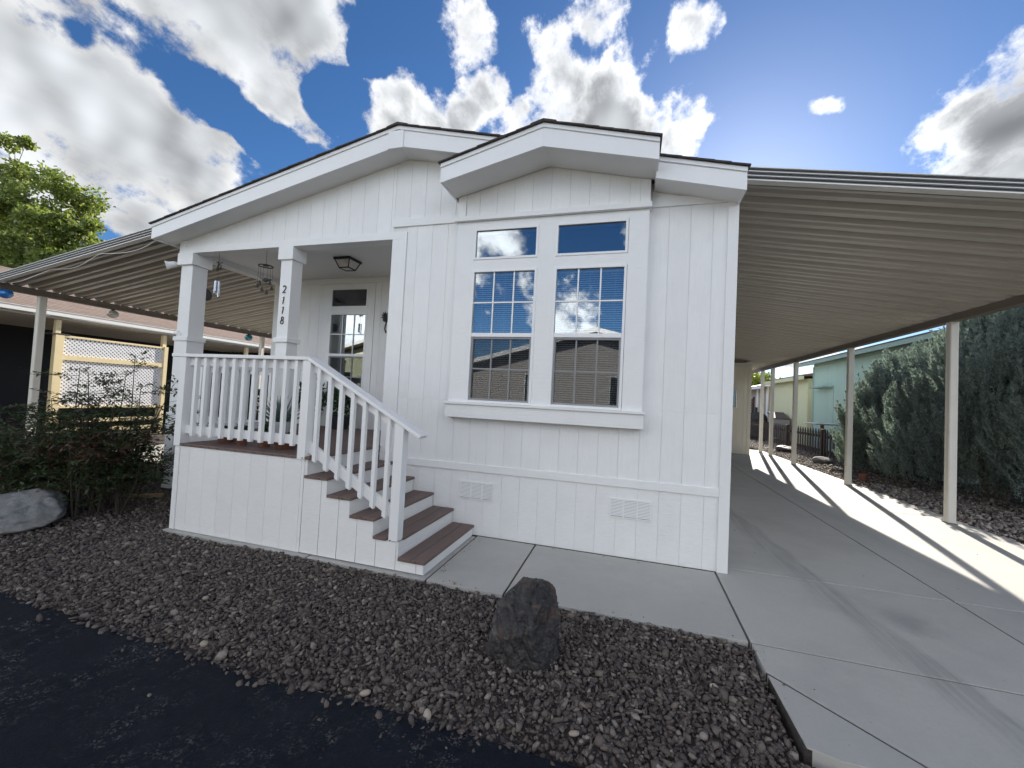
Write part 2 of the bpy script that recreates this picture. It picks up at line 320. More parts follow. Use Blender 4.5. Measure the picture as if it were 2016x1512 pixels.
# ------------------------------------------------------------------ mesh helpers
class MB:
    def __init__(s): s.v = []; s.f = []
    def add(s, vs, fs):
        o = len(s.v); s.v += [tuple(v) for v in vs]; s.f += [tuple(i+o for i in f) for f in fs]; return s
    def box(s, x0, x1, y0, y1, z0, z1):
        return s.add([(x0,y0,z0),(x1,y0,z0),(x1,y1,z0),(x0,y1,z0),(x0,y0,z1),(x1,y0,z1),(x1,y1,z1),(x0,y1,z1)],
                     [(0,3,2,1),(4,5,6,7),(0,1,5,4),(1,2,6,5),(2,3,7,6),(3,0,4,7)])
    def hexa(s, a, b):           # two quads (lists of 4 points) joined
        return s.add(list(a)+list(b), [(3,2,1,0),(4,5,6,7),(0,1,5,4),(1,2,6,5),(2,3,7,6),(3,0,4,7)])
    def prism(s, poly, axis, a, b):
        n = len(poly)
        def P(p, t): return {'x': (t,p[0],p[1]), 'y': (p[0],t,p[1]), 'z': (p[0],p[1],t)}[axis]
        return s.add([P(p,a) for p in poly]+[P(p,b) for p in poly], [tuple(range(n))[::-1], tuple(range(n,2*n))]+[(i,(i+1)%n,n+(i+1)%n,n+i) for i in range(n)])
    def tube(s, pts, rad, seg=8, cap=True):
        pts = [Vector(p) for p in pts]; n = len(pts); rad = rad if hasattr(rad, '__len__') else [rad]*n
        vs = []
        for i, p in enumerate(pts):
            t = (pts[min(i+1,n-1)]-pts[max(i-1,0)]); t = t.normalized() if t.length > 1e-9 else Vector((0,0,1))
            a = t.cross(Vector((0,0,1)) if abs(t.z) < .9 else Vector((1,0,0))).normalized(); b = t.cross(a)
            for k in range(seg):
                q = 2*math.pi*k/seg; vs.append(p + (a*math.cos(q)+b*math.sin(q))*rad[i])
        fs = [(i*seg+k, i*seg+(k+1)%seg, (i+1)*seg+(k+1)%seg, (i+1)*seg+k) for i in range(n-1) for k in range(seg)]
        if cap: fs += [tuple(range(seg))[::-1], tuple(range((n-1)*seg, n*seg))]
        return s.add(vs, fs)
    def lathe(s, prof, c, seg=20, axis='z'):
        vs = []
        for r0, h in prof:
            for k in range(seg):
                q = 2*math.pi*k/seg
                p = (r0*math.cos(q), r0*math.sin(q), h)
                if axis == 'y': p = (p[0], h, p[1])
                if axis == 'x': p = (h, p[0], p[1])
                vs.append((c[0]+p[0], c[1]+p[1], c[2]+p[2]))
        n = len(prof)
        return s.add(vs, [(i*seg+k, i*seg+(k+1)%seg, (i+1)*seg+(k+1)%seg, (i+1)*seg+k) for i in range(n-1) for k in range(seg)] + [tuple(range(seg))[::-1], tuple(range((n-1)*seg, n*seg))])
    def build(s, name, m, parent=None, bevel=0.0, smooth=False):
        me = bpy.data.meshes.new(name); me.from_pydata(s.v, [], s.f)
        bm = bmesh.new(); bm.from_mesh(me); bmesh.ops.recalc_face_normals(bm, faces=bm.faces); bm.to_mesh(me); bm.free()
        return link(name, me, m, parent, bevel, smooth)
def link(name, me, m, parent=None, bevel=0.0, smooth=False):
    o = bpy.data.objects.new(name, me); COL.objects.link(o)
    if m is not None:
        if len(me.materials) == 0: me.materials.append(M[m] if isinstance(m, str) else m)
    if parent is not None: attach(o, parent)
    if smooth:
        for p in me.polygons: p.use_smooth = True
    if bevel:
        b = o.modifiers.new('bevel', 'BEVEL'); b.width = bevel; b.segments = 2; b.limit_method = 'ANGLE'; b.angle_limit = R(40)
    return o
def attach(o, parent):
    o.parent = parent
    if parent.type == 'EMPTY': o.matrix_parent_inverse = Matrix.Translation(-Vector(parent.location))
def box(name, m, parent, x0, x1, y0, y1, z0, z1, bevel=0.0): return MB().box(x0,x1,y0,y1,z0,z1).build(name, m, parent, bevel)
def tag(o, label=None, cat=None, group=None, kind=None):
    for k, v in (('label',label),('category',cat),('group',group),('kind',kind)):
        if v: o[k] = v
    return o
def thing(name, loc, label, cat, group=None):
    e = bpy.data.objects.new(name, None); COL.objects.link(e); e.location = loc; e.empty_display_size = .2
    return tag(e, label, cat, group)
def raw(name, V, Fq, m, parent=None, k=3, smooth=False):
    """fast mesh from numpy arrays; Fq (n,k)"""
    me = bpy.data.meshes.new(name); nv, nf = len(V), len(Fq)
    me.vertices.add(nv); me.vertices.foreach_set('co', np.asarray(V, np.float32).ravel())
    me.loops.add(nf*k); me.loops.foreach_set('vertex_index', np.asarray(Fq, np.int32).ravel())
    me.polygons.add(nf); me.polygons.foreach_set('loop_start', np.arange(0, nf*k, k, dtype=np.int32))
    if smooth: me.polygons.foreach_set('use_smooth', np.ones(nf, bool))
    me.update(calc_edges=True)
    return link(name, me, m, parent)

# ------------------------------------------------------------------ ground
def struct(o): return tag(o, kind='structure')
g = raw('ground', [(-900,-900,-.10),(900,-900,-.10),(900,900,-.10),(-900,900,-.10)], [(0,1,2,3)], 'gland', k=4); struct(g)
# planting beds of dark earth round the house
def grid_sheet(name, x0, x1, y0, y1, zf, m, step):
    xs = np.arange(x0, x1+step*.5, step); ys = np.arange(y0, y1+step*.5, step)
    X, Y = np.meshgrid(xs, ys); Z = zf(X, Y); V = np.stack([X.ravel(), Y.ravel(), Z.ravel()], 1)
    nx, ny = len(xs), len(ys); I = np.arange(nx*ny).reshape(ny, nx)
    Fq = np.stack([I[:-1,:-1].ravel(), I[:-1,1:].ravel(), I[1:,1:].ravel(), I[1:,:-1].ravel()], 1)
    return raw(name, V, Fq, m, k=4, smooth=True)
def bedz(X, Y):      # falls gently to the road
    t = np.clip((-1.2-Y)/1.4, 0, 1)
    return -.030 - .030*t - .05*np.clip((-2.38-Y)/.2, 0, 1) + .010*np.sin(X*3.1+Y*2.0) * np.cos(Y*4.3-X)
struct(grid_sheet('front_bed', -16, 2.155, -2.75, 1.2, bedz, 'earth', .12))
struct(raw('side_yard', [(-16,1.2,-.034),(-5.3,1.2,-.034),(-5.3,16,-.034),(-16,16,-.034)], [(0,1,2,3)], 'earth', k=4))
struct(raw('right_bed', [(6.285,-2.1,-.03),(14,-2.1,-.03),(14,30,-.03),(6.285,30,-.03)], [(0,1,2,3)], 'earth', k=4))
# road
rv = []; 
xs = np.linspace(-60, 60, 241)
edge = -2.52 + .02*np.sin(xs*1.7) + .015*np.sin(xs*4.1+1)
top = np.stack([xs, edge, np.full_like(xs, -.048)], 1); mid = np.stack([xs, np.full_like(xs,-5.5), np.full_like(xs,-.02)],1); bot = np.stack([xs, np.full_like(xs,-9.5), np.full_like(xs,-.06)],1)
V = np.concatenate([top, mid, bot]); n = len(xs)
Fq = [(j*n+i, (j+1)*n+i, (j+1)*n+i+1, j*n+i+1) for j in range(2) for i in range(n-1)]
struct(raw('road', V, Fq, 'asphalt', k=4, smooth=True))

# concrete drive and walk, slab by slab
def slab(parent, poly, z=0.0, gap=.009):
    c = Vector((sum(p[0] for p in poly)/len(poly), sum(p[1] for p in poly)/len(poly)))
    n = len(poly); q = []
    for i in range(n):       # inset every side by the gap
        a, b, d = Vector(poly[i-1]), Vector(poly[i]), Vector(poly[(i+1)%n])
        e1 = (b-a).normalized(); e2 = (d-b).normalized(); n1 = Vector((-e1.y, e1.x)); n2 = Vector((-e2.y, e2.x))
        k = 1+n1.dot(n2); q.append(tuple(b + (n1+n2)*(gap/k)))
    return MB().prism(q, 'z', -.12, z).build('slab', 'concrete', parent, bevel=.003)
drive = box('driveway', 'earth', None, 2.17, 6.27, -2.10, 14.0, -.14, -.008); struct(drive)
slab(drive, [(2.16,-1.53),(2.68,-2.04),(2.79,-2.14),(4.06,-2.14),(4.06,-1.22),(2.16,-1.22)])
slab(drive, [(2.175,-2.10),(2.30,-2.14),(2.78,-2.14),(2.16,-1.535)])
slab(drive, [(4.06,-2.14),(6.28,-2.14),(6.28,-1.22),(4.06,-1.22)])
ysj = [-1.22, .15, 3.95, 8.4, 11.9]
for a, b in zip(ysj[:-1], ysj[1:]):
    slab(drive, [(2.16 if b < .2 else 2.26,a),(4.07,a),(4.07,b),(2.16 if b < .2 else 2.26,b)])
    slab(drive, [(4.07,a),(6.28,a),(6.28,b),(4.07,b)])
slab(drive, [(5.36,11.9),(6.28,11.9),(6.28,14),(5.36,14)])
walk = box('walkway', 'earth', None, -3.32, 2.15, -1.20, -.02, -.14, -.012); struct(walk)
slab(walk, [(-3.36,-1.215),(-1.5,-1.225),(-1.5,-.02),(-3.36,-.02)], -.004)
slab(walk, [(-1.5,-1.225),(-.27,-1.225),(-.27,-.02),(-1.5,-.02)], -.004)
slab(walk, [(-.27,-1.225),(.415,-1.225),(.40,-.005),(-.27,-.005)])
slab(walk, [(.415,-1.225),(2.16,-1.225),(2.16,-.005),(.40,-.005)])
patio = box('patio', 'concrete', None, -9.7, -5.35, 1.3, 8.5, -.12, -.012); struct(patio)

# ------------------------------------------------------------------ house
PKX = -1.40
def wz(x):   # underside of the gable soffit
    return 4.44 - (4.44-3.585)*(x-PKX)/(2.25-PKX) if x > PKX else 4.44 - (4.44-3.60)*(PKX-x)/(PKX+5.17)
house = thing('manufactured_house', (PKX, 6, 0), 'white manufactured house with twin front gables and tall double windows', 'house')
def boards(parent, x0, x1, zb, zt, y, m='siding', pitch=.2055, off=-.632, kink=(PKX,), thick=.012, gap=.0030, edges=None):
    """vertical siding boards, each with its own edges, standing proud of the wall behind"""
    k = math.floor((x0-off)/pitch); cuts = [x0]
    while off+k*pitch < x1 - .03:
        if off+k*pitch > x0 + .03: cuts.append(off+k*pitch)
        k += 1
    cuts.append(x1)
    f = (lambda q: (q if callable(q) else (lambda x: q)))
    zb, zt = f(zb), f(zt)
    for a, b in zip(cuts[:-1], cuts[1:]):
        a2, b2 = a+gap/2, b-gap/2
        xs = [a2] + [q for q in kink if a2 < q < b2] + [b2]
        poly = [(x, zb(x)) for x in (a2, b2)] + [(x, zt(x)) for x in xs[::-1]]
        if min(zt(x)-zb(x) for x in (a2,b2)) < .004 and max(zt(x)-zb(x) for x in (a2,b2)) < .02: continue
        MB().prism(poly, 'y', y-thick, y+.003).build('siding_board', m, parent, bevel=.0022)
YB = .012
front = MB().prism([(-1.58,0),(2.25,0),(2.25,wz(2.25)+.1),(PKX,wz(PKX)+.1),(-1.58,wz(-1.58)+.1)], 'y', YB, .10)
# openings are left behind the bay: wall built in pieces round it
front = MB()
for a, b, c, d in ((-1.58,-.60,0,3.6),(1.36,2.25,0,3.6),(-.60,1.36,0,1.42)): front.box(a,b,YB-.007,.10,c,d)
front.prism([(-5.17,3.50),(2.25,3.50),(2.25,wz(2.25)+.08),(PKX,wz(PKX)+.08),(-5.17,wz(-5.17)+.08)], 'y', YB-.0065, .099)
front = front.build('front_wall', 'groove', house)
boards(front, -1.385, 2.17, .79, 1.50, YB); 
boards(front, -1.385, -.66, 1.50, 3.60, YB); boards(front, 1.42, 2.17, 1.50, 3.60, YB)
boards(front, -1.385, 2.17, 0.004, .71, YB, 'skirt')
boards(front, -1.58, 2.25, 3.69, lambda x: wz(x)+.02, YB, off=-1.37)
boards(front, -5.16, -1.58, 3.54, lambda x: wz(x)+.02, YB, off=-1.83)
def tr(name, *a, m='trim', p=None, bevel=.003): return box(name, m, p or house, *a, bevel=bevel)
tr('belt_trim', -1.385, 2.168, -.018, YB, .709, .791)
tr('corner_trim', 2.168, 2.262, -.022, YB+.01, .002, 3.62)
tr('corner_trim', 2.237, 2.264, -.021, .10, .002, 3.60)
tr('corner_trim', -1.582, -1.385, -.016, YB, .002, 3.53)
tr('head_trim', -1.582, 2.168, -.020, YB, 3.592, 3.69)
tr('head_trim', -5.175, -1.45, -.018, YB, 3.44, 3.535)
tr('corner_trim', -5.178, -5.05, -.016, YB, 3.536, 3.645)
# header beam and ceiling over the porch
tr('header_beam', -5.17, -1.58, YB+.002, .16, 3.441, 3.52, m='smooth_white')
tr('header_beam', -5.17, -4.98, .16, 1.70, 3.441, 3.53, m='smooth_white')
porch_ceiling = box('porch_ceiling', 'soffit', house, -5.16, -1.55, .10, 1.75, 3.521, 3.60)
# back wall of the porch recess
bw = MB().box(-5.17,-3.97,1.693,1.80,.5,3.6).box(-3.03,-1.55,1.693,1.80,.5,3.6).box(-3.97,-3.03,1.693,1.80,.5,1.36).box(-3.97,-3.03,1.693,1.80,3.36,3.6).build('porch_wall', 'groove', house)
boards(bw, -5.17, -4.02, .9, 3.44, 1.70, off=-4.13); boards(bw, -2.98, -1.58, .9, 3.44, 1.70, off=-2.86); boards(bw, -4.02, -2.98, .9, 1.34, 1.70)
tr('head_trim', -5.17, -1.56, 1.672, 1.70, 3.43, 3.521)
# remaining shell
sh = MB().box(2.15,2.25,.1,14,0,3.6).box(-5.17,-5.07,1.8,14,0,3.6).box(-5.17,2.25,13.9,14,0,4.3).box(-1.57,-1.47,.1,1.7,.5,3.6).build('side_wall', 'siding', house)
box('floor', 'interior', house, -5.06, 2.14, .11, 13.89, .80, .88)
box('interior_wall', 'interior', house, -1.46, 2.14, 2.6, 2.7, .88, 3.6)
box('interior_ceiling', 'interior', house, -5.06, 2.14, 1.81, 13.89, 3.60, 3.64)
box('interior_ceiling', 'interior', house, -1.46, 2.14, .11, 1.8, 3.61, 3.65)
# skirt seen left of the deck
sk = box('skirt_wall', 'groove', house, -5.19, -3.2, .03, .10, 0, .88)
boards(sk, -5.05, -3.3, .03, .86, .03, 'skirt')
tr('corner_trim', -5.205, -5.05, .0, .10, .0, .86)
tr('belt_trim', -5.21, -3.3, -.012, .03, .862, .93)

# window bay
bay = thing_bay = MB()
for a, b, c, d in ((-.672,-.46,1.47,3.545),(1.235,1.432,1.47,3.545),(.292,.482,1.47,3.545),(-.46,.292,3.46,3.545),(.482,1.235,3.46,3.545),(-.46,.292,2.985,3.10),(.482,1.235,2.985,3.10)):
    bay.box(a,b,-.10,-.07,c,d)
bay = bay.build('window_bay', 'trim', house, bevel=.0015)
bay_side = MB().box(-.67,-.64,-.07,YB+.02,1.3,3.9).box(1.40,1.43,-.07,YB+.02,1.3,3.9).box(-.64,1.40,-.068,YB+.02,1.40,1.47).box(-.64,1.40,-.06,YB+.3,3.56,3.62).build('bay_side', 'trim', bay)
tr('window_sill', -.70, 1.462, -.165, -.02, 1.462, 1.488, p=bay)
tr('window_apron', -.69, 1.452, -.142, -.02, 1.315, 1.461, p=bay)
tr('bay_head', -.70, 1.452, -.145, -.02, 3.546, 3.60, p=bay)
def bz(x): return 4.075 - .252*abs(x-.385)/1.05
gb = MB().prism([(-.67,3.6),(1.43,3.6),(1.43,bz(1.43)+.05),(.385,bz(.385)+.05),(-.67,bz(-.67)+.05)], 'y', -.0945, -.02).build('bay_gable', 'groove', house)
boards(gb, -.575, 1.335, 3.602, lambda x: bz(x)+.02, -.088, off=.0, kink=(.385,))
MB().prism([(-.675,3.602),(-.578,3.602),(-.578,bz(-.578)+.015),(-.675,bz(-.675)+.015)], 'y', -.112, -.088).build('corner_trim', 'trim', gb, bevel=.003)
MB().prism([(1.338,3.602),(1.436,3.602),(1.436,bz(1.436)+.015),(1.338,bz(1.338)+.015)], 'y', -.112, -.088).build('corner_trim', 'trim', gb, bevel=.003)

# windows
def window(parent, x0, x1, z0, z1, yf, kind='double', fixed=False, blind=True, dark=False):
    """vinyl window in an opening; yf = front of the frame"""
    w = .026
    fr = MB().box(x0,x0+w,yf,yf+.07,z0,z1).box(x1-w,x1,yf,yf+.07,z0,z1).box(x0+w,x1-w,yf,yf+.07,z1-w,z1).box(x0+w,x1-w,yf,yf+.07,z0,z0+w).build('window', 'smooth_white', parent, bevel=.003)
    gm = 'glass_dark' if dark else 'glass'
    def pane(a, b, c, d, y): box('pane', gm, fr, a, b, y, y+.004, c, d)
    def grid(a, b, c, d, y, m='smooth_white'):
        for i in (1, 2): box('muntin', m, fr, a+(b-a)*i/3-.008, a+(b-a)*i/3+.008, y, y+.008, c, d)
        box('muntin', m, fr, a, b, y-.0005, y+.0085, (c+d)/2-.008, (c+d)/2+.008)
    a, b = x0+w, x1-w
    if fixed:
        pane(a, b, z0+w, z1-w, yf+.022)
    else:
        zm = z0 + (z1-z0)*.508
        box('meeting_rail', 'smooth_white', fr, a, b, yf+.004, yf+.05, zm-.022, zm+.022, bevel=.003)
        pane(a, b, zm+.022, z1-w, yf+.028); grid(a, b, zm+.022, z1-w, yf+.018)
        s = MB(); e = .022; t = zm-.023
        s.box(a,a+e,yf+.016,yf+.05,z0+w,t).box(b-e,b,yf+.016,yf+.05,z0+w,t).box(a+e,b-e,yf+.016,yf+.05,t-e,t).box(a+e,b-e,yf+.016,yf+.05,z0+w,z0+w+e)
        s.build('sash', 'smooth_white', fr, bevel=.002)
        pane(a+e, b-e, z0+w+e, t-e, yf+.042); grid(a+e, b-e, z0+w+e, t-e, yf+.032)
        box('insect_screen', 'screen', fr, a+.004, b-.004, yf+.008, yf+.009, z0+w, t)
    if blind:
        bl = MB(); z = z1-.03; bl.box(a, b, yf+.075, yf+.11, z-.02, z); z -= .04
        while z > z0+.02:
            bl.hexa([(a+.004,yf+.078,z-.007),(b-.004,yf+.078,z-.007),(b-.004,yf+.100,z+.006),(a+.004,yf+.100,z+.006)],
                    [(a+.004,yf+.078,z-.005),(b-.004,yf+.078,z-.005),(b-.004,yf+.100,z+.008),(a+.004,yf+.100,z+.008)]); z -= .0235
        for q in (.12, .5, .88): bl.tube([(a+(b-a)*q,yf+.074,z1-.05),(a+(b-a)*q,yf+.074,z0+.03)], .0012, 4)
        bl.build('blind', 'blind', fr)
    return fr
for a, b in ((-.46,.292),(.482,1.232)):
    tag(window(house, a, b, 1.489, 2.984, -.108), 'double hung grid window with white blind')
    window(house, a, b, 3.101, 3.459, -.108, fixed=True, blind=False)
# porch window with its wide casing
cas = MB()
for a, b, c, d in ((-4.02,-3.88,1.3,3.42),(-3.12,-2.98,1.3,3.42),(-3.88,-3.12,3.345,3.42),(-3.88,-3.12,2.90,3.00),(-3.88,-3.12,1.3,1.40)): cas.box(a,b,1.675,1.70,c,d)
cas = cas.build('window_casing', 'trim', house, bevel=.002)
window(house, -3.88, -3.12, 3.0, 3.345, 1.668, fixed=True, blind=False, dark=True)
window(house, -3.88, -3.12, 1.40, 2.90, 1.668, blind=False)
box('interior_wall', 'interior', house, -5.06, -1.56, 3.6, 3.7, .88, 3.6)

# skirt vents
for x0 in (-.513, 1.158):
    x1, z0, z1 = x0+.405, .395, .594
    v = MB().box(x0,x1,-.012,0,z0,z0+.012).box(x0,x1,-.012,0,z1-.012,z1).box(x0,x0+.014,-.012,0,z0+.012,z1-.012).box(x1-.014,x1,-.012,0,z0+.012,z1-.012)
    for q in (1/3, 2/3): v.box(x0+(x1-x0)*q-.008, x0+(x1-x0)*q+.008, -.0118, 0, z0+.012, z1-.012)
    v = v.build('skirt_vent', 'smooth_white', house, bevel=.002)
    box('backing', 'grey_wall', v, x0+.01, x1-.01, -.0035, 0, z0+.01, z1-.01)  # darker grey paints in the shadow lines between the louvres
    lv = MB(); z = z0+.02
    while z < z1-.016: lv.hexa([(x0+.014,-.010,z),(x1-.014,-.010,z),(x1-.014,-.004,z+.008),(x0+.014,-.004,z+.008)],[(x0+.014,-.010,z+.0015),(x1-.014,-.010,z+.0015),(x1-.014,-.004,z+.0095),(x0+.014,-.004,z+.0095)]); z += .0145
    tag(lv.build('louvre', 'smooth_white', v), kind='stuff')

# roof: sheathing, fascia, soffit, shingle courses
def roofline(pts, name, yf, yback, depth, fh, plate=False, courses=(.14,), ym=None):
    """pts: eave-left, peak, eave-right (x, z of the fascia top)"""
    (xl, zl), (xp, zp), (xr, zr) = pts
    deck = MB().prism([(xl+.02,zl-.03),(xp,zp-.03),(xr-.02,zr-.03),(xr-.02,zr-.06),(xp,zp-.06),(xl+.02,zl-.06)], 'y', yf+.03, yback).build('roof', 'groove', house)
    segs = [((xl,zl),(xp,zp)),((xp,zp),(xr,zr))]
    def zr_(x): return zp+(zr-zp)*(x-xp)/(xr-xp)
    pieces = [segs[0]] + ([((xp,zp),(.10,zr_(.10))), ((1.47,zr_(1.47)),(xr,zr))] if name == 'main' else [segs[1]])
    for (a, za), (b, zb) in pieces:
        da = fh if a != xp else fh+.03; db = fh if b != xp else fh+.03
        MB().prism([(a,za-.046),(b,zb-.046),(b,zb-db),(a,za-da)], 'y', yf, yf+.028).build('fascia', 'smooth_white', deck, bevel=.002)
        MB().prism([(a,za-.004),(b,zb-.004),(b,zb-.0455),(a,za-.0455)], 'y', yf-.014, yf+.028).build('fascia_cap', 'smooth_white', deck, bevel=.002)
        # soffit panel
        MB().prism([(a,za-da+.012),(b,zb-db+.012),(b,zb-db+.022),(a,za-da+.022)], 'y', yf+.028, depth).build('soffit', 'soffit', deck)
    for (a, za), (b, zb) in segs:
        # shingle courses, lowest at the eave, each one lapping the one below
        eave = (a, za) if b == xp else (b, zb); ln = abs(xp-eave[0]); nc = max(3, round(ln/.142))
        for i in range(nc):
            t0, t1 = i/nc-.02/ln*(i == 0), (i+1.35)/nc if i < nc-1 else 1.0
            def pt(t, h): return (eave[0]+(xp-eave[0])*t, eave[1]+(zp-eave[1])*t+h)
            MB().prism([pt(t0,.001),pt(t0,.016),pt(t1,.010),pt(t1,-.003)], 'y', yf-.035-.008*random.random(), yback+.1).build('shingle_course', 'shingle', deck)
    rc = MB().prism([(xp-.13,zp-.13*.24+.020),(xp,zp+.024),(xp+.13,zp-.13*.24+.020),(xp+.13,zp-.13*.24+.008),(xp,zp+.012),(xp-.13,zp-.13*.24+.008)], 'y', yf-.04, yback+.1).build('ridge_cap', 'shingle', deck)
    return deck
mr = roofline([(-5.335,3.775),(PKX,4.665),(2.262,3.768)], 'main', -.30, 14.2, YB-.013, .212)
box('ridge_plate', 'smooth_white', mr, -1.525, -1.325, -.316, -.299, 4.395, 4.60, bevel=.002)
for xe, zz, sg in ((2.262,3.768,-1),(-5.335,3.775,1)):     # eave fascia down the sides
    box('fascia', 'smooth_white', mr, min(xe,xe+sg*.02), max(xe,xe+sg*.02), -.272, 14.2, zz-.212, zz-.01)
br = roofline([(-.722,4.02),(.385,4.312),(1.488,4.02)], 'bay', -.50, 2.2, -.11, .205)
for xe, sg in ((-.722,1),(1.488,-1)):
    MB().prism([(-.472,3.815),(-.03,3.815),(-.03,3.99),(-.472,3.99)], 'x', xe, xe+sg*.02).build('fascia', 'smooth_white', br, bevel=.002)

# porch columns with their house number
def column(cx, cy, hs, hc, hb, hl, z0):
    c = box('porch_column', 'trim', house, cx-hs, cx+hs, cy-hs, cy+hs, 2.205, 3.29, bevel=.003)
    box('capital', 'trim', c, cx-hc, cx+hc, cy-hc, cy+hc, 3.268, 3.4405, bevel=.003)
    box('collar', 'trim', c, cx-hb, cx+hb, cy-hb, cy+hb, 2.150, 2.212, bevel=.003)
    box('pedestal', 'trim', c, cx-hl, cx+hl, cy-hl, cy+hl, z0, 2.152, bevel=.003)
    box('base_collar', 'trim', c, cx-hl-.02, cx+hl+.02, cy-hl-.02, cy+hl+.02, z0, z0+.17, bevel=.003)
    return c
c1 = column(-5.02, .11, .112, .150, .140, .125, .93)
c2 = column(-3.21, .10, .092, .122, .118, .092, .905)
def stroke(path, wd, y0, y1, o):
    """flat ribbon of varying width as a thin raised digit"""
    n = len(path); L = []; Rr = []
    for i in range(n):
        a = Vector(path[max(i-1,0)]); b = Vector(path[min(i+1,n-1)]); t = (b-a).normalized(); q = Vector((-t.y, t.x))*wd[i]*.5
        L.append(Vector(path[i])+q); Rr.append(Vector(path[i])-q)
    m = MB()
    for i in range(n-1):
        qd = [L[i], L[i+1], Rr[i+1], Rr[i]]
        m.hexa([(o[0]+p.x, y0, o[1]+p.y) for p in qd], [(o[0]+p.x, y1, o[1]+p.y) for p in qd])
    return m
def arc(cx, cy, rx, ry, a0, a1, n): return [(cx+rx*math.cos(R(a0+(a1-a0)*i/n)), cy+ry*math.sin(R(a0+(a1-a0)*i/n))) for i in range(n+1)]
def digit(ch, zc):
    if ch == '2':
        p = arc(.004,.024,.023,.024,165,-35,12)+[(.004,-.018),(-.010,-.034),(-.024,-.046)]; w = [.006]+[.008+.006*math.sin(math.pi*i/11) for i in range(1,13)]+[.011,.009,.008]
        m = stroke(p, w, -.001, .009, (-3.217, zc)); m2 = stroke([(-.026,-.044),(0,-.042),(.014,-.046),(.024,-.036)], [.010,.012,.010,.005], -.0012, .0088, (-3.217, zc)); m.add(m2.v, m2.f)
    elif ch == '1':
        m = stroke([(-.012,.036),(.006,.048),(.004,.02),(-.004,-.02),(-.008,-.048)], [.006,.011,.012,.012,.008], -.001, .009, (-3.217, zc))
    else:
        p = arc(.003,.025,.0165,.022,-90,270,18); q = arc(-.002,-.023,.022,.025,90,450,20)
        m = stroke(p, [.008+.004*abs(math.cos(i*.35)) for i in range(19)], -.001, .009, (-3.217, zc)); m2 = stroke(q, [.008+.005*abs(math.cos(i*.31)) for i in range(21)], -.0012, .0088, (-3.217, zc)); m.add(m2.v, m2.f)
    tag(m.build('digit', 'black_metal', c2), 'black number ' + ch)
for ch, zc in zip('2118', (2.865, 2.715, 2.580, 2.445)): digit(ch, zc)

# ------------------------------------------------------------------ porch deck, steps and rails
DZ = .905
porch = thing('porch_deck', (-2.45,-.6,0), 'white skirted porch deck with brown boards, six steps and baluster rails', 'porch')
FX0, FX1, FY = -3.30, -1.62, -1.165
ps = MB().box(FX0+.02,FX1-.02,FY+.007,FY+.07,0,DZ-.03).box(FX0+.02,FX0+.07,FY+.07,0,0,DZ-.03).build('porch_skirt', 'groove', porch)
boards(ps, FX0+.06, FX1-.008, .006, DZ-.034, FY+.014, 'skirt', off=-3.10)
box('corner_trim', 'trim', ps, FX0-.004, FX0+.06, FY-.008, FY+.03, .004, DZ-.034, bevel=.003)
box('corner_trim', 'trim', ps, FX0-.003, FX0+.025, FY+.03, -.02, .004, DZ-.034, bevel=.003)
# deck boards: front deck and recess
y = FY-.02; 
def deckboards(x0, x1, y0, y1, n, nm='deck_board'):
    w = (y1-y0)/n
    for i in range(n): box(nm, 'deck', porch, x0, x1, y0+i*w+.003, y0+(i+1)*w-.003, DZ-.026, DZ, bevel=.003)
deckboards(FX0+.045, FX1+.02, FY-.012, .0, 8)
deckboards(-5.03, -1.58, .24, 1.668, 10); deckboards(-4.88, -3.12, .0, .24, 2); deckboards(-3.115,-1.585,.0,.24,2)
# nail heads on the front edge
for i in range(14):
    x = FX0+.12+i*.118
    MB().lathe([(.006,0),(.006,.004)], (x, FY-.0165, DZ-.014), 8, 'y').build('nail_head', 'iron', porch)
# steps
XN = [-.304,-.562,-.820,-1.080,-1.348]; ZT = [.1205,.2735,.424,.5775,.731]; RUN = .266
for i in range(5):
    xb = XN[i]-.258; zt = ZT[i]; z0 = ZT[i-1]-.030 if i else .0
    # riser box with skirted side
    st = box('riser', 'skirt', porch, XN[i]-RUN-.3 if i < 4 else FX1, XN[i]-.018, FY+.012, -.03, z0 if i else .003, zt-.0285)
    for j in range(2):
        w = RUN/2; x0 = XN[i]-(j+1)*w
        yb = -.022
        y0 = FY-.012
        if i == 1 and j == 0: y0 = FY+.075
        box('tread_board', 'deck', porch, x0+.002, x0+w-.002, y0, yb, zt-.027, zt, bevel=.003)
    MB().lathe([(.006,0),(.006,.004)], (XN[i]-.09, FY-.0165, zt-.014), 8, 'y').build('nail_head', 'iron', porch)
box('tread_board', 'deck', porch, FX1+.022, FX1+.05, FY-.008, -.022, DZ-.030, DZ-.004, bevel=.003)
box('riser', 'skirt', porch, FX1-.02, FX1+.02, FY+.012, -.03, ZT[4]-.03, DZ-.031)
# grooved skirt panel under the stair, cut to the stepped line
def stairtop(x):
    for i in range(5):
        if x > XN[i]-.258-.02: return ZT[i]-.030
    return DZ-.031
for k, x0 in enumerate(np.arange(FX1-.005, -.33, .2055)):
    x1 = min(x0+.2055, -.322); segs = sorted({x0+.003, x1-.003} | {q for n in XN for q in (n-.258-.02,) if x0+.02 < q < x1-.02})
    poly = [(segs[0], .006), (segs[-1], .006)]
    up = []
    for a, b in zip(segs[:-1], segs[1:]):
        t = stairtop((a+b)/2); up += [(a, t), (b, t)]
    MB().prism(poly + up[::-1], 'y', FY+.002, FY+.0118).build('siding_board', 'skirt', ps, bevel=.002)
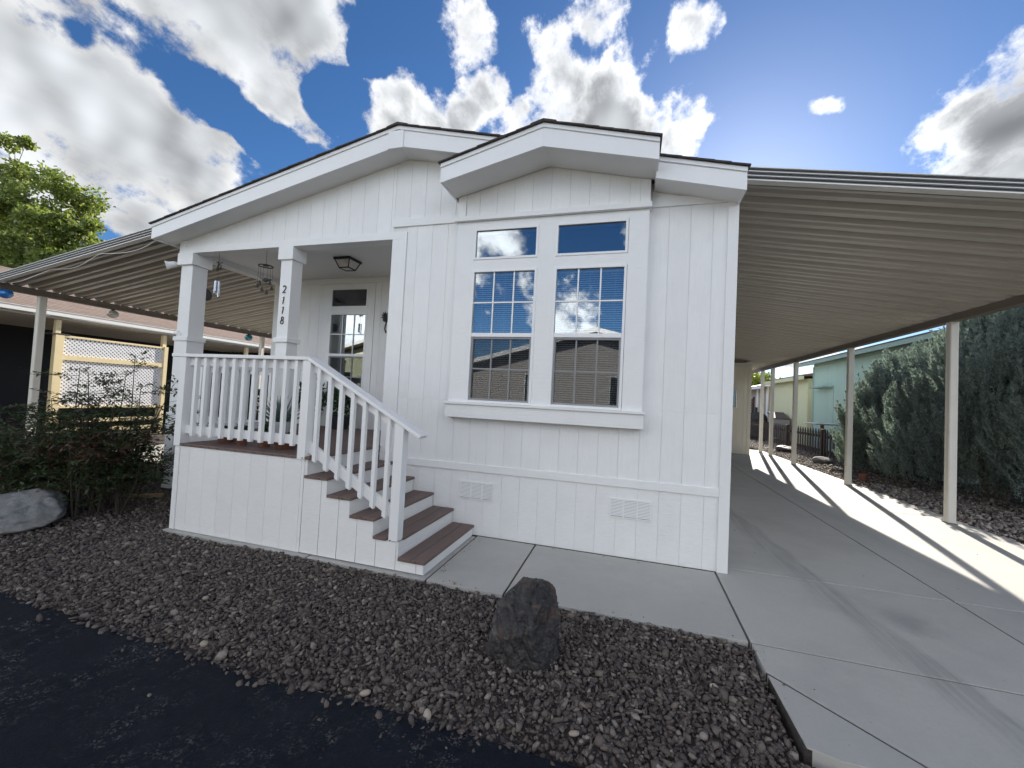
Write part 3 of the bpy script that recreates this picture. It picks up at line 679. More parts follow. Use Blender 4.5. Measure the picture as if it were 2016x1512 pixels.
# rails
YR = -1.13
def baluster_run(p0, p1, n, zl, zh, first, w=.038):
    """upright balusters on the outside of the two rails"""
    for i in range(n):
        t = first + i*(1-2*first)/(n-1); x = p0[0]+(p1[0]-p0[0])*t; y = p0[1]+(p1[1]-p0[1])*t
        box('baluster', 'smooth_white', porch, x-w/2, x+w/2, y-w/2, y+w/2, zl, zh, bevel=.003)
def railpost(x, y, z0, z1, w=.088): return box('rail_post', 'smooth_white', porch, x-w/2, x+w/2, y-w/2, y+w/2, z0, z1, bevel=.004)
railpost(-3.285, YR, DZ-.03, 1.825, .092); railpost(-1.668, YR, DZ-.03, 1.823, .092); 
box('top_rail', 'smooth_white', porch, -3.44, -1.655, YR-.055, YR+.085, 1.822, 1.858, bevel=.005)
box('upper_stringer', 'smooth_white', porch, -3.24, -1.714, YR+.002, YR+.04, 1.735, 1.820, bevel=.003)
box('lower_stringer', 'smooth_white', porch, -3.24, -1.714, YR+.002, YR+.04, 1.005, 1.092, bevel=.003)
for i in range(11):
    x = -3.107 + i*.1307
    MB().prism([(x-.019,.99),(x+.019,.99),(x+.019,1.8215),(x-.019,1.8215)], 'y', YR-.038, YR+.0015).build('baluster', 'smooth_white', porch, bevel=.003)
# sloping stair rail
SL = (1.193-1.857)/(-.414+1.655)
def slope(x, z0=1.857): return z0 + SL*(x+1.655)
MB().hexa([(-1.655,YR-.055,1.822),(-.425,YR-.055,slope(-.425)-.036),(-.425,YR+.085,slope(-.425)-.036),(-1.655,YR+.085,1.822)],
          [(-1.655,YR-.055,1.858),(-.405,YR-.055,slope(-.405)),(-.405,YR+.085,slope(-.405)),(-1.655,YR+.085,1.858)]).build('stair_rail', 'smooth_white', porch, bevel=.005)
def strip(x0, x1, dz0, dz1, nm): MB().prism([(x0,slope(x0)+dz0),(x1,slope(x1)+dz0),(x1,slope(x1)+dz1),(x0,slope(x0)+dz1)], 'y', YR+.002, YR+.04).build(nm, 'smooth_white', porch, bevel=.003)
strip(-1.622, -.672, -.125, -.040, 'upper_stringer'); strip(-1.622, -.672, -.905, -.80, 'lower_stringer')
for i in range(7):
    x = -1.528 + i*.1312
    MB().prism([(x-.019,slope(x-.019)-.925),(x+.019,slope(x+.019)-.925),(x+.019,slope(x+.019)-.038),(x-.019,slope(x-.019)-.038)], 'y', YR-.038, YR+.0015).build('baluster', 'smooth_white', porch, bevel=.003)
MB().prism([(-.672,.255),(-.582,.255),(-.582,slope(-.582)-.038),(-.672,slope(-.672)-.038)], 'y', YR-.046, YR+.046).build('newel_post', 'smooth_white', porch, bevel=.004)
# side rail and the rail between the columns
box('top_rail', 'smooth_white', porch, -3.35, -3.21, YR+.086, .0, 1.822, 1.857, bevel=.005)
box('lower_stringer', 'smooth_white', porch, -3.30, -3.262, YR+.05, .0, 1.005, 1.09, bevel=.003); box('upper_stringer', 'smooth_white', porch, -3.30, -3.262, YR+.05, .0, 1.735, 1.82, bevel=.003)
for i in range(8):
    yy = YR+.13+i*.128; box('baluster', 'smooth_white', porch, -3.338, -3.3005, yy-.019, yy+.019, .99, 1.8215, bevel=.003)
box('top_rail', 'smooth_white', porch, -4.893, -3.304, .04, .17, 1.79, 1.825, bevel=.005)
box('lower_stringer', 'smooth_white', porch, -4.893, -3.304, .09, .128, .985, 1.07, bevel=.003); box('upper_stringer', 'smooth_white', porch, -4.893, -3.304, .09, .128, 1.705, 1.789, bevel=.003)
for i in range(11):
    x = -4.80+i*.14; box('baluster', 'smooth_white', porch, x-.019, x+.019, .051, .0895, .97, 1.7895, bevel=.003)

# ------------------------------------------------------------------ awnings of ribbed aluminium
def awning(name, label, xa, za, xb, zb, y0, npan, postys, posth, inward, cat):
    """xa = house side, xb = outer side"""
    aw = thing(name, (xb, y0, 0), label, cat)
    P = .33; prof = [(0,0),(.028,.0),(.082,.092),(.108,.092),(.162,0),(.205,0),(.235,.034),(.255,.034),(.285,0),(.33,0)]
    t = .0025
    for i in range(npan):
        yb = y0+i*P
        lo = [(yb+p[0], p[1]) for p in prof]; hi = [(yb+p[0], p[1]+t) for p in prof[::-1]]
        n = len(lo); j = random.uniform(-.001,.001)
        m = MB(); vs = []
        for x, z in ((xa, za), (xb, zb)): vs += [(x, q[0], z+q[1]+j) for q in lo+hi]
        k = 2*n; fs = [(a, (a+1)%k, k+(a+1)%k, k+a) for a in range(k)]
        fs += [(a, a+1, k-2-a, k-1-a) for a in range(n-1)] + [(k+a, k+k-1-a, k+k-2-a, k+a+1) for a in range(n-1)]
        m.add(vs, fs); m.build('roof_panel', 'alu', aw)
    y1 = y0+npan*P; sg = 1 if xb > xa else -1
    # beam, posts
    xB = xb-sg*.038; zB = za+(zb-za)*(xB-xa)/(xb-xa)
    bm = box('beam', 'beam', aw, xB-.03, xB+.03, y0+.02, y1-.02, zB-.105, zB-.002, bevel=.003)
    box('beam_lip', 'beam', bm, xB-.055, xB+.055, y0+.02, y1-.02, zB-.118, zB-.1052)
    for py in postys:
        w = .05; zt = zB-.119
        po = box('post', 'post', aw, xB-w, xB+w, py-w, py+w, -.01, zt, bevel=.006)
        for dx, dy in ((-1,0),(1,0),(0,-1),(0,1)):          # raised corner ribs and centre flute of the extrusion
            for o in (-.036, .036):
                if dx: box('flute', 'post', po, xB+dx*w-.003 if dx<0 else xB+w, xB-w if dx<0 else xB+w+.003, py+o-.008, py+o+.008, 0, zt)
                else: box('flute', 'post', po, xB+o-.008, xB+o+.008, py+dy*w-.003 if dy<0 else py+w, py-w if dy<0 else py+w+.003, 0, zt)
        box('foot', 'alu_dark', po, xB-w-.012, xB+w+.012, py-w-.012, py+w+.012, -.02, .012)
    # stepped front trim: three dark bands between pale lips
    def sl(x): return za+(zb-za)*(x-xa)/(xb-xa)
    fr = None
    for z0, z1, ya, m in ((-.048,-.012,.0,'alu_dark'),(-.012,-.005,-.022,'alu_white'),(-.005,.036,.010,'alu_dark'),(.036,.043,-.010,'alu_white'),(.043,.080,.020,'alu_dark'),(.080,.088,.0,'alu_white'),(-.060,-.048,-.030,'alu_white')):
        o = MB().hexa([(xa,y0+ya-.02,sl(xa)+z0),(xb,y0+ya-.02,sl(xb)+z0),(xb,y0+.03,sl(xb)+z0),(xa,y0+.03,sl(xa)+z0)],
                      [(xa,y0+ya-.02,sl(xa)+z1),(xb,y0+ya-.02,sl(xb)+z1),(xb,y0+.03,sl(xb)+z1),(xa,y0+.03,sl(xa)+z1)]).build('front_trim', m, aw)
    box('wall_hanger', 'alu', aw, min(xa, xa-sg*.01), max(xa, xa-sg*.01), y0+.03, y1, za-.10, za-.001)
    return aw
awning('carport_awning', 'long ribbed aluminium carport awning on pale posts over the concrete drive', 2.272, 3.79, 6.075, 3.187, -.10, 45, (3.56,6.65,9.89,12.03,13.20), 3.1, 1, 'awning')
awning('patio_awning', 'ribbed aluminium patio awning on white posts left of the porch', -5.345, 3.77, -9.50, 3.137, -.12, 20, (.53,5.38), 3.0, -1, 'awning')

# storage room at the end of the carport
shed = thing('storage_room', (3.8,12.5,0), 'white storage room at the far end of the carport, tinted for warm bounce light', 'shed')
sw = box('wall', 'groove', shed, 2.27, 5.34, 11.912, 13.5, 0, 3.22)
boards(sw, 2.3, 5.25, 1.06, 3.0, 11.912, 'warm_bounce_siding'); boards(sw, 2.3, 5.25, .01, 1.0, 11.912, 'warm_bounce_siding')
for a in ((5.25,5.35,11.885,11.92,.0,3.1),(2.3,5.25,11.89,11.912,1.0,1.06),(2.3,5.25,11.89,11.912,3.0,3.1)): box('trim', 'warm_bounce_siding', shed, *a)
window(shed, 4.62, 4.93, 1.60, 2.24, 11.84, fixed=True, blind=False, dark=True)

# ------------------------------------------------------------------ porch fittings
pl = thing('porch_light', (-2.86,.78,3.52), 'black lantern ceiling light with frosted panes above the porch', 'lamp')
cx, cy = -2.86, .78
box('canopy', 'black_metal', pl, cx-.145, cx+.145, cy-.145, cy+.145, 3.485, 3.5205, bevel=.006)
fr = MB(); a, b, z1, z0 = .125, .082, 3.485, 3.375
for sx, sy in ((-1,-1),(1,-1),(1,1),(-1,1)): fr.tube([(cx+sx*a,cy+sy*a,z1),(cx+sx*b,cy+sy*b,z0)], .008, 6)
for (sx, sy), (tx, ty) in zip(((-1,-1),(1,-1),(1,1),(-1,1)), ((1,-1),(1,1),(-1,1),(-1,-1))): fr.tube([(cx+sx*b,cy+sy*b,z0),(cx+tx*b,cy+ty*b,z0)], .009, 6)
fr.build('frame', 'black_metal', pl)
for (sx, sy), (tx, ty) in zip(((-1,-1),(1,-1),(1,1),(-1,1)), ((1,-1),(1,1),(-1,1),(-1,-1))):
    q = [(cx+sx*a*.97,cy+sy*a*.97,z1),(cx+tx*a*.97,cy+ty*a*.97,z1),(cx+tx*b*.97,cy+ty*b*.97,z0),(cx+sx*b*.97,cy+sy*b*.97,z0)]
    q2 = [((p[0]-cx)*.95+cx,(p[1]-cy)*.95+cy,p[2]) for p in q]
    MB().hexa(q, q2).build('pane', 'frost', pl)
box('pane', 'frost', pl, cx-b, cx+b, cy-b, cy+b, z0+.001, z0+.006)

ch = thing('wind_chime', (-4.49,.06,3.44), 'silver tube wind chime hanging beside the left porch column', 'wind chime', 'wind chimes on the porch')
x, y = -4.49, .06
MB().tube([(x,y,3.44),(x,y,3.04)], .0025, 5).build('cord', 'iron', ch)
m = MB()
for k in range(9): m.tube([(x+random.uniform(-.05,.05),y+random.uniform(-.03,.03),3.27+random.uniform(-.09,.06)),(x+random.uniform(-.06,.06),y,3.27+random.uniform(-.09,.06))], .007, 5)
m.build('figure', 'iron', ch)
for k in range(5): q = k*1.256; MB().tube([(x+.03*math.cos(q),y+.03*math.sin(q),3.03),(x+.03*math.cos(q),y+.03*math.sin(q),2.80+.02*k)], .010, 8).build('chime_tube', 'silver', ch)
ch = thing('wind_chime', (-3.62,.06,3.44), 'dark iron wind chime with bells and a hanging bird', 'wind chime', 'wind chimes on the porch')
x, y = -3.62, .06
MB().tube([(x,y,3.44),(x,y,3.22)], .003, 5).build('cord', 'iron', ch)
m = MB().tube([(x+.09*math.cos(k*.5236),y+.09*math.sin(k*.5236),3.215) for k in range(13)], .008, 6).lathe([(.03,3.215),(.045,3.225),(.02,3.245)], (x,y,0), 10).build('ring', 'iron', ch)
for k in range(6):
    q = k*1.047; px, py = x+.088*math.cos(q), y+.088*math.sin(q); zb = 2.99-.055*(k % 3)
    MB().tube([(px,py,3.21),(px,py,zb)], .0022, 4).build('cord', 'iron', ch)
    MB().lathe([(.006,zb+.02),(.012,zb+.01),(.020,zb-.028),(.022,zb-.036)], (px,py,0), 10).build('bell', 'iron', ch)
m = MB().lathe([(.002,-.07),(.025,-.03),(.03,0),(.018,.05),(.012,.08),(.002,.10)], (x+.02,y,3.02), 10, 'x'); m.add([(x-.02,y,3.03),(x-.11,y-.02,3.07),(x-.10,y+.02,3.05),(x+.03,y,3.0)], [(0,1,2),(0,2,3),(0,3,1),(1,3,2)]); m.build('bird', 'iron', ch)

sp = thing('flood_light', (-5.17,.0,3.29), 'white bullet flood light on the left porch column', 'lamp')
MB().lathe([(.045,0),(.045,.02)], (-5.19,.05,3.30), 14, 'x').build('mount', 'smooth_white', sp)
MB().tube([(-5.19,.05,3.30),(-5.23,-.0,3.295)], .016, 8).build('arm', 'smooth_white', sp)
MB().tube([(-5.22,.0,3.295),(-5.235,-.03,3.285),(-5.26,-.075,3.262),(-5.285,-.115,3.245)], [.026,.042,.045,.062], 14).build('lamp_head', 'smooth_white', sp, smooth=False)
tm = thing('wall_thermometer', (-4.88,.24,2.9), 'round grey disc ornament behind the left porch column', 'ornament')
MB().lathe([(.085,0),(.09,.008),(.09,.02),(.07,.028)], (-5.0,.28,2.90), 24, 'x').build('disc', 'alu_dark', tm)
box('bracket', 'iron', tm, -5.01, -5.0, .2, .28, 2.89, 2.91)
hk = thing('wire_hook', (-5.0,-.03,2.25), 'small white wire hook ornament on the left column collar', 'hook')
MB().tube([(-5.14,-.02,2.24),(-5.10,-.05,2.26),(-5.04,-.06,2.25),(-4.99,-.06,2.29),(-4.97,-.05,2.25),(-5.0,-.04,2.22)], .006, 6).build('wire', 'smooth_white', hk)
so = thing('wall_plant_ornament', (-2.76,1.67,2.75), 'dark metal plant ornament on the porch back wall', 'ornament')
m = MB()
for k in range(9): q = k*.7; m.tube([(-2.73,1.64,2.83),(-2.73+.04*math.cos(q),1.62,2.83+.05*math.sin(q)),(-2.73+.08*math.cos(q),1.63,2.83+.085*math.sin(q))], [.006,.014,.002], 5)
m.build('leaves', 'iron', so)
MB().tube([(-2.72,1.64,2.83),(-2.70,1.63,2.72),(-2.72,1.63,2.62),(-2.70,1.64,2.55)], .012, 6).build('stem', 'iron', so)
MB().lathe([(.05,0),(.06,.03),(.05,.06)], (-2.69,1.62,2.74), 12).build('cup', 'iron', so)

# plants standing on the deck
def leafset(n, fn, k=4):
    """fn(i)->(base, dir, normal, length, width): diamond leaves folded along the midrib"""
    V = []; Fq = []
    for i in range(n):
        b, d, nn, L, W = fn(i); s = d.cross(nn).normalized()*W*.5; c = b+d*L*.45
        o = len(V); V += [b, c+s+nn*W*.12, b+d*L, c-s+nn*W*.12]; Fq += [(o,o+1,o+2),(o,o+2,o+3)]
    return V, Fq
def rv(): 
    v = Vector((random.gauss(0,1),random.gauss(0,1),random.gauss(0,1))); return v.normalized()
def pot(name, c, r, h, label, m, plant, grp=None, cat='potted plant'):
    t = thing(name, (c[0],c[1],DZ), label, cat, grp); z = DZ+.001
    MB().lathe([(r*.66,z),(r*.95,z+h*.78),(r*1.0,z+h*.78),(r*1.04,z+h),(r*.9,z+h),(r*.86,z+h*.85),(.0,z+h*.85)], (c[0],c[1],0), 20).build('pot', m, t, smooth=False)
    kind, L, n, H = plant
    base = Vector((c[0],c[1],z+h*.85))
    if kind == 'tuft':
        def fn(i):
            d = (rv()+Vector((0,0,.9))).normalized(); p = base+Vector((d.x*r*.7*random.random(), d.y*r*.7*random.random(), H*random.random())); return p, (d+rv()*.5).normalized(), rv(), L*random.uniform(.6,1.2), L*.5
        V, Fq = leafset(n, fn); raw('foliage', V, Fq, 'pot_leaf', t)
    elif kind == 'spike':
        m2 = MB()
        for i in range(n):
            q = i*2.4; e = .25+1.15*(i/n); d = Vector((math.cos(q)*math.cos(e),math.sin(q)*math.cos(e),math.sin(e)))
            m2.tube([base, base+d*L*.5, base+d*L+Vector((0,0,.02))], [.012,.012,.001], 5)
        m2.build('foliage', 'agave_leaf', t)
    elif kind == 'bush':
        def fn(i):
            d = rv(); p = base+Vector((0,0,H*.55))+Vector((d.x*H*.42,d.y*H*.42,d.z*H*.5))*random.random()**.4; return p, (d+rv()*.8).normalized(), rv(), L*random.uniform(.7,1.3), L*.55
        V, Fq = leafset(n, fn); raw('foliage', V, Fq, 'pot_leaf', t)
        MB().tube([base, base+Vector((0,0,H*.7))], [.012,.005], 6).build('stem', 'stem', t)
    return t
G = 'pots along the porch rail'
pot('flower_pot', (-2.98,-.86), .105, .10, 'shallow terracotta pot nearest the left corner of the porch rail', 'terracotta', ('tuft',.07,130,.06), G)
pot('flower_pot', (-2.72,-.90), .075, .11, 'small terracotta pot second from the left behind the porch rail', 'terracotta', ('tuft',.06,90,.10), G)
pot('flower_pot', (-2.42,-.88), .075, .12, 'small terracotta pot third from the left behind the porch rail', 'terracotta', ('tuft',.06,110,.12), G)
pot('flower_pot', (-2.16,-.86), .130, .10, 'wide terracotta bowl beside the corner rail post', 'terracotta', ('tuft',.05,160,.05), G)
pot('agave_pot', (-3.02,-.10), .14, .20, 'spiky blue green agave in a white pot on the porch', 'white_pot', ('spike',.36,34,.2))
pot('planter', (-3.86,1.35), .17, .26, 'leafy dark shrub in a pale planter under the porch window', 'white_pot', ('bush',.09,420,.55))
pot('planter', (-3.28,1.36), .19, .22, 'round green shrub in a dark bowl under the porch window', 'dark_pot', ('bush',.07,520,.48))
pot('planter', (-4.45,.75), .13, .20, 'low leafy plant in a dark pot at the left of the porch', 'dark_pot', ('bush',.08,260,.40))

# lantern globes hung from the patio awning beam
for (gy, gz, r0, m, lab) in ((.05,2.962,.10,'blue_glass','bright blue glass globe hanging from the patio awning beam, nearest the road'),(1.64,2.925,.10,'milk_glass','milky white globe hanging from the patio awning beam'),(4.92,2.93,.105,'teal_glass','teal glass globe hanging from the patio awning beam, farthest back')):
    t = thing('hanging_globe', (-9.46,gy,gz), lab, 'lantern', 'globes under the patio awning')
    MB().lathe([(r0*.05,gz-r0*.85)]+[(r0*math.cos(R(a)), gz+r0*.85*math.sin(R(a))) for a in range(-75,80,15)]+[(r0*.05,gz+r0*.85)], (-9.46,gy,0), 20).build('globe', m, t, smooth=True)
    MB().lathe([(.03,gz+r0*.8),(.03,gz+r0*.8+.02)], (-9.46,gy,0), 10).build('cap', 'iron', t)
    MB().tube([(-9.46,gy,gz+r0*.8+.02),(-9.46,gy,3.05)], .003, 4).build('cord', 'iron', t)
# cable along the awning front
pts = []
for i in range(50):
    t = i/49; xx = -5.5-3.6*t; zz = 3.77-(3.77-3.12)*(-5.345-xx)/4.275 - .085 - .07*abs(math.sin(t*math.pi*3.0))
    pts.append((xx, -.10+.03*math.sin(t*14), zz))
cb = MB().tube(pts, .006, 5).build('cable', 'alu_white', None); tag(cb, 'pale cable looping along the front of the patio awning', 'cable')

# ------------------------------------------------------------------ gravel
phi = (1+5**.5)/2
ICO = np.array([(-1,phi,0),(1,phi,0),(-1,-phi,0),(1,-phi,0),(0,-1,phi),(0,1,phi),(0,-1,-phi),(0,1,-phi),(phi,0,-1),(phi,0,1),(-phi,0,-1),(-phi,0,1)])/math.sqrt(1+phi*phi)
ICF = np.array([(0,11,5),(0,5,1),(0,1,7),(0,7,10),(0,10,11),(1,5,9),(5,11,4),(11,10,2),(10,7,6),(7,1,8),(3,9,4),(3,4,2),(3,2,6),(3,6,8),(3,8,9),(4,9,5),(2,4,11),(6,2,10),(8,6,7),(9,8,1)])
def rotmats(n, tilt=.6):
    yaw_ = rng.uniform(0, 2*np.pi, n); a = rng.normal(0, tilt, n); b = rng.normal(0, tilt, n)
    def rz(t): z = np.zeros_like(t); o = z+1; return np.stack([np.stack([np.cos(t),-np.sin(t),z],-1),np.stack([np.sin(t),np.cos(t),z],-1),np.stack([z,z,o],-1)],-2)
    def rx(t): z = np.zeros_like(t); o = z+1; return np.stack([np.stack([o,z,z],-1),np.stack([z,np.cos(t),-np.sin(t)],-1),np.stack([z,np.sin(t),np.cos(t)],-1)],-2)
    def ry(t): z = np.zeros_like(t); o = z+1; return np.stack([np.stack([np.cos(t),z,np.sin(t)],-1),np.stack([z,o,z],-1),np.stack([-np.sin(t),z,np.cos(t)],-1)],-2)
    return rx(a) @ ry(b) @ rz(yaw_)
def stones(name, xy, z, size, m, label, tilt=.5):
    n = len(xy); sc = np.stack([rng.uniform(.8,1.35,n), rng.uniform(.55,.95,n), rng.uniform(.35,.65,n)], 1)*size[:,None]*.5
    V = ICO[None]*(1+rng.uniform(-.42,.38,(n,12,1)))*sc[:,None,:]
    V = np.einsum('nij,nkj->nki', rotmats(n, tilt), V) + np.concatenate([xy, z[:,None]],1)[:,None,:]
    Fq = ICF[None] + (np.arange(n)*12)[:,None,None]
    o = raw(name, V.reshape(-1,3), Fq.reshape(-1,3), m); tag(o, label, 'gravel', kind='stuff'); return o
def scatter(x0, x1, y0, y1, sp):
    xs = np.arange(x0, x1, sp); ys = np.arange(y0, y1, sp); X, Y = np.meshgrid(xs, ys)
    return np.stack([X.ravel(), Y.ravel()], 1) + rng.uniform(-.5,.5,(X.size,2))*sp*1.3
def edgef(x): return -2.515 + .022*np.sin(x*1.7) + .018*np.sin(x*5.3+2) + .012*np.sin(x*13)
P1 = scatter(-3.45, 2.15, -2.9, -1.225, .0228); P1b = P1[rng.random(len(P1)) < .35] + rng.uniform(-.012,.012,(1,2))
P2 = scatter(-8.5, -3.40, -2.95, .6, .034)
P3 = scatter(2.15, 3.1, -2.62, -2.15, .03); P3 = P3[rng.random(len(P3)) < np.clip((P3[:,1]+2.5)/.3*.9, .0, 1)*np.clip((3.0-P3[:,0])/.8,0,1)]
A = np.concatenate([P1, P1b, P2, P3]); lay = np.concatenate([np.zeros(len(P1)), np.ones(len(P1b)), np.zeros(len(P2)), np.zeros(len(P3))])
lim = edgef(A[:,0]) + rng.normal(0,.022,len(A)); keep = (A[:,1] > lim) | (rng.random(len(A)) < .10*np.exp(-(lim-A[:,1])/.05)*(A[:,1] > lim-.4) + .0008)
inboulder = (((A[:,0]-.745)/.15)**2 + ((A[:,1]+1.86)/.13)**2) < 1
keep &= ~inboulder & ~((A[:,0] > -3.38) & (A[:,1] > -1.225) & (A[:,0] < 2.16) & (A[:,1] < 0)) & ~((A[:,0] > 2.16) & (A[:,1] > -2.14)) & ~((A[:,1] > -.02) & (A[:,0] > -5.25))
A, lay = A[keep], lay[keep]
sz = np.clip(rng.lognormal(math.log(.0275), .36, len(A)), .012, .070); sz[A[:,0] < -3.4] *= 1.15
zz = np.where(A[:,1] < edgef(A[:,0]), -.045, bedz(A[:,0], A[:,1]) + .006) + lay*.013 + rng.uniform(-.004,.006,len(A))
stones('gravel', A, zz, sz, 'gravel', 'dark brown crushed gravel covering the front bed')
P4 = scatter(6.30, 8.6, 2.0, 20.0, .062); sz = np.clip(rng.lognormal(math.log(.055), .3, len(P4)), .03, .12)
P4k = P4[:,1] > 1.5
stones('gravel_strip', P4, np.full(len(P4), -.018)+rng.uniform(0,.015,len(P4)), sz, 'gravel_pale', 'mixed brown gravel strip beside the drive and picket fence')
P5 = scatter(-5.7, -5.25, .3, 3.0, .05); stones('gravel_edge', P5, np.full(len(P5), -.02), np.full(len(P5), .05), 'gravel', 'dark gravel beside the left porch corner')
# a few pale single stones that stand out of the gravel
for k, (x, y, s) in enumerate([(-.02,-1.19,.04),(.41,-2.46,.055),(.30,-2.62,.05),(1.13,-2.35,.05),(.03,-2.44,.06),(-1.12,-2.44,.06),(-1.62,-2.05,.055),(1.85,-1.75,.05)]):
    v = (ICO*(1+rng.uniform(-.2,.2,(12,1))))*np.array([s*.7,s*.5,s*.36]); q = rotmats(1,.3)[0]
    base = float(bedz(np.array(x), np.array(y))) if y < -1.22 else 0.0
    o = raw('pale_stone', v@q.T+np.array([x,y,base+.012+s*.22]), ICF, 'white_rock'); sb = o.modifiers.new('s','SUBSURF'); sb.levels = 1; sb.render_levels = 1
    tag(o, ['pale tan stone on the walkway edge behind the boulder','pale stone on the gravel edge in front of the boulder','pale tan pebble lying on the asphalt near the boulder','small pale stone in the gravel right of the boulder','long pale stone at the gravel edge left of the boulder','pale flat stone at the asphalt edge below the steps','tan stone in the gravel in front of the porch skirt','pale stone in the gravel beside the drive edge'][k], 'stone', 'pale stones in the gravel')

# dry leaves and crumbs blown onto the concrete and into the joints
def litter():
    V = []; Fq = []; rs = random.Random(5)
    spots = [(-.27+.03*rs.random()*3, -1.15+1.1*rs.random()) for _ in range(16)] + [(rs.uniform(.0,2.1), -.03-.05*rs.random()) for _ in range(8)] \
          + [(2.35+3.6*rs.random(), -2.0+8*rs.random()) for _ in range(22)] + [(rs.uniform(-.2,2.1), -1.215+.05*rs.random()) for _ in range(14)] + [(rs.uniform(2.17,2.22), rs.uniform(-2.0,-1.2)) for _ in range(6)] \
          + [(rs.uniform(2.3,3.0), rs.uniform(.3,4)) for _ in range(14)]
    for x, y in spots:
        L = rs.uniform(.008,.026); a = rs.uniform(0,6.28); d = Vector((math.cos(a),math.sin(a),0)); s_ = Vector((-d.y,d.x,0))*L*rs.uniform(.2,.45); p = Vector((x,y,.0025)); o = len(V)
        V += [p, p+d*L*.5+s_+Vector((0,0,rs.uniform(.001,.010))), p+d*L+Vector((0,0,rs.uniform(.0,.006))), p+d*L*.5-s_+Vector((0,0,rs.uniform(.001,.008)))]; Fq += [(o,o+1,o+2),(o,o+2,o+3)]
    tag(raw('leaf_litter', V, Fq, 'litter'), 'scattered dry leaf bits on the concrete', 'leaves', kind='stuff')
M['litter'] = leafmat('litter', [(0,(.07,.045,.025)),(.5,(.13,.09,.05)),(1,(.05,.04,.03))], .1)
litter()

# ------------------------------------------------------------------ boulders
def boulder(name, c, dims, m, label, seed, cuts, lean=(0,0), sub=5, amp=.10):
    bm = bmesh.new(); bmesh.ops.create_icosphere(bm, subdivisions=sub, radius=1.0); rs = random.Random(seed)
    planes = [(Vector(n).normalized(), d) for n, d in cuts]
    off = Vector((seed*3.1, seed*1.7, 0))
    for v in bm.verts:
        p = v.co.copy()
        for n, d in planes:
            e = p.dot(n)-d
            if e > 0: p -= n*e*.985
        f = mnoise.fractal(p*1.4+off, 1.0, 2.0, 3)*amp*.55 + mnoise.fractal(p*6+off, .9, 2.0, 4)*amp*.16
        q = p+Vector((mnoise.noise(p*3+off), mnoise.noise(p*3-off), 0))*.25
        lay = (q.z*.55+q.x*.8)*3.2; step = lay-math.floor(lay)                       # broken bedding ledges
        rdg = amp*.42*max(0.0, 1-abs(step-.5)*5) + abs(mnoise.noise(p*2.6+off))*amp*.35
        p += p.normalized()*(f-rdg)
        v.co = Vector((p.x*dims[0]+lean[0]*p.z*dims[2], p.y*dims[1]+lean[1]*p.z*dims[2], p.z*dims[2]))
    me = bpy.data.meshes.new(name); bm.to_mesh(me); bm.free()
    zmin = min(v.co.z for v in me.vertices)
    for v in me.vertices: v.co.z -= zmin
    o = link(name, me, m, None, smooth=True); o.location = c; tag(o, label, 'boulder'); return o
boulder('boulder', (.745,-1.85,-.185), (.268,.24,.312), 'basalt', 'dark craggy basalt boulder standing in the gravel before the walkway', 3,
        [((.80,-.55,.25),.58),((-.55,-.70,.45),.56),((-.95,-.05,.10),.76),((.95,.2,.2),.78),((.45,-.30,.84),.72),((-.45,-.15,.88),.74),((.10,-.80,.60),.60),((.2,-1,-.1),.64),((-.5,-.85,-.15),.68),((.75,-.2,.65),.70),((-.75,.1,.65),.76),((.1,.3,.95),.86)], lean=(.08,.12), amp=.15, sub=6)
boulder('boulder', (-5.0,-1.70,-.13), (.66,.48,.235), 'grey_rock', 'low blue grey boulder at the left edge beneath the shrub', 8,
        [((.35,-.45,.82),.52),((-.5,-.2,.8),.5),((.95,-.2,.25),.72),((-.1,-.95,.2),.66),((.6,-.75,.1),.7)], amp=.13)
bd = MB().hexa([(-5.1,-.52,-.03),(-4.7,-.34,-.03),(-4.74,-.26,-.03),(-5.14,-.44,-.03)],[(-5.1,-.52,.0),(-4.7,-.34,.03),(-4.74,-.26,.03),(-5.14,-.44,.0)]).build('loose_board', 'tan_wood', None, bevel=.004); tag(bd, 'short tan wooden board lying in the gravel by the porch corner', 'board')

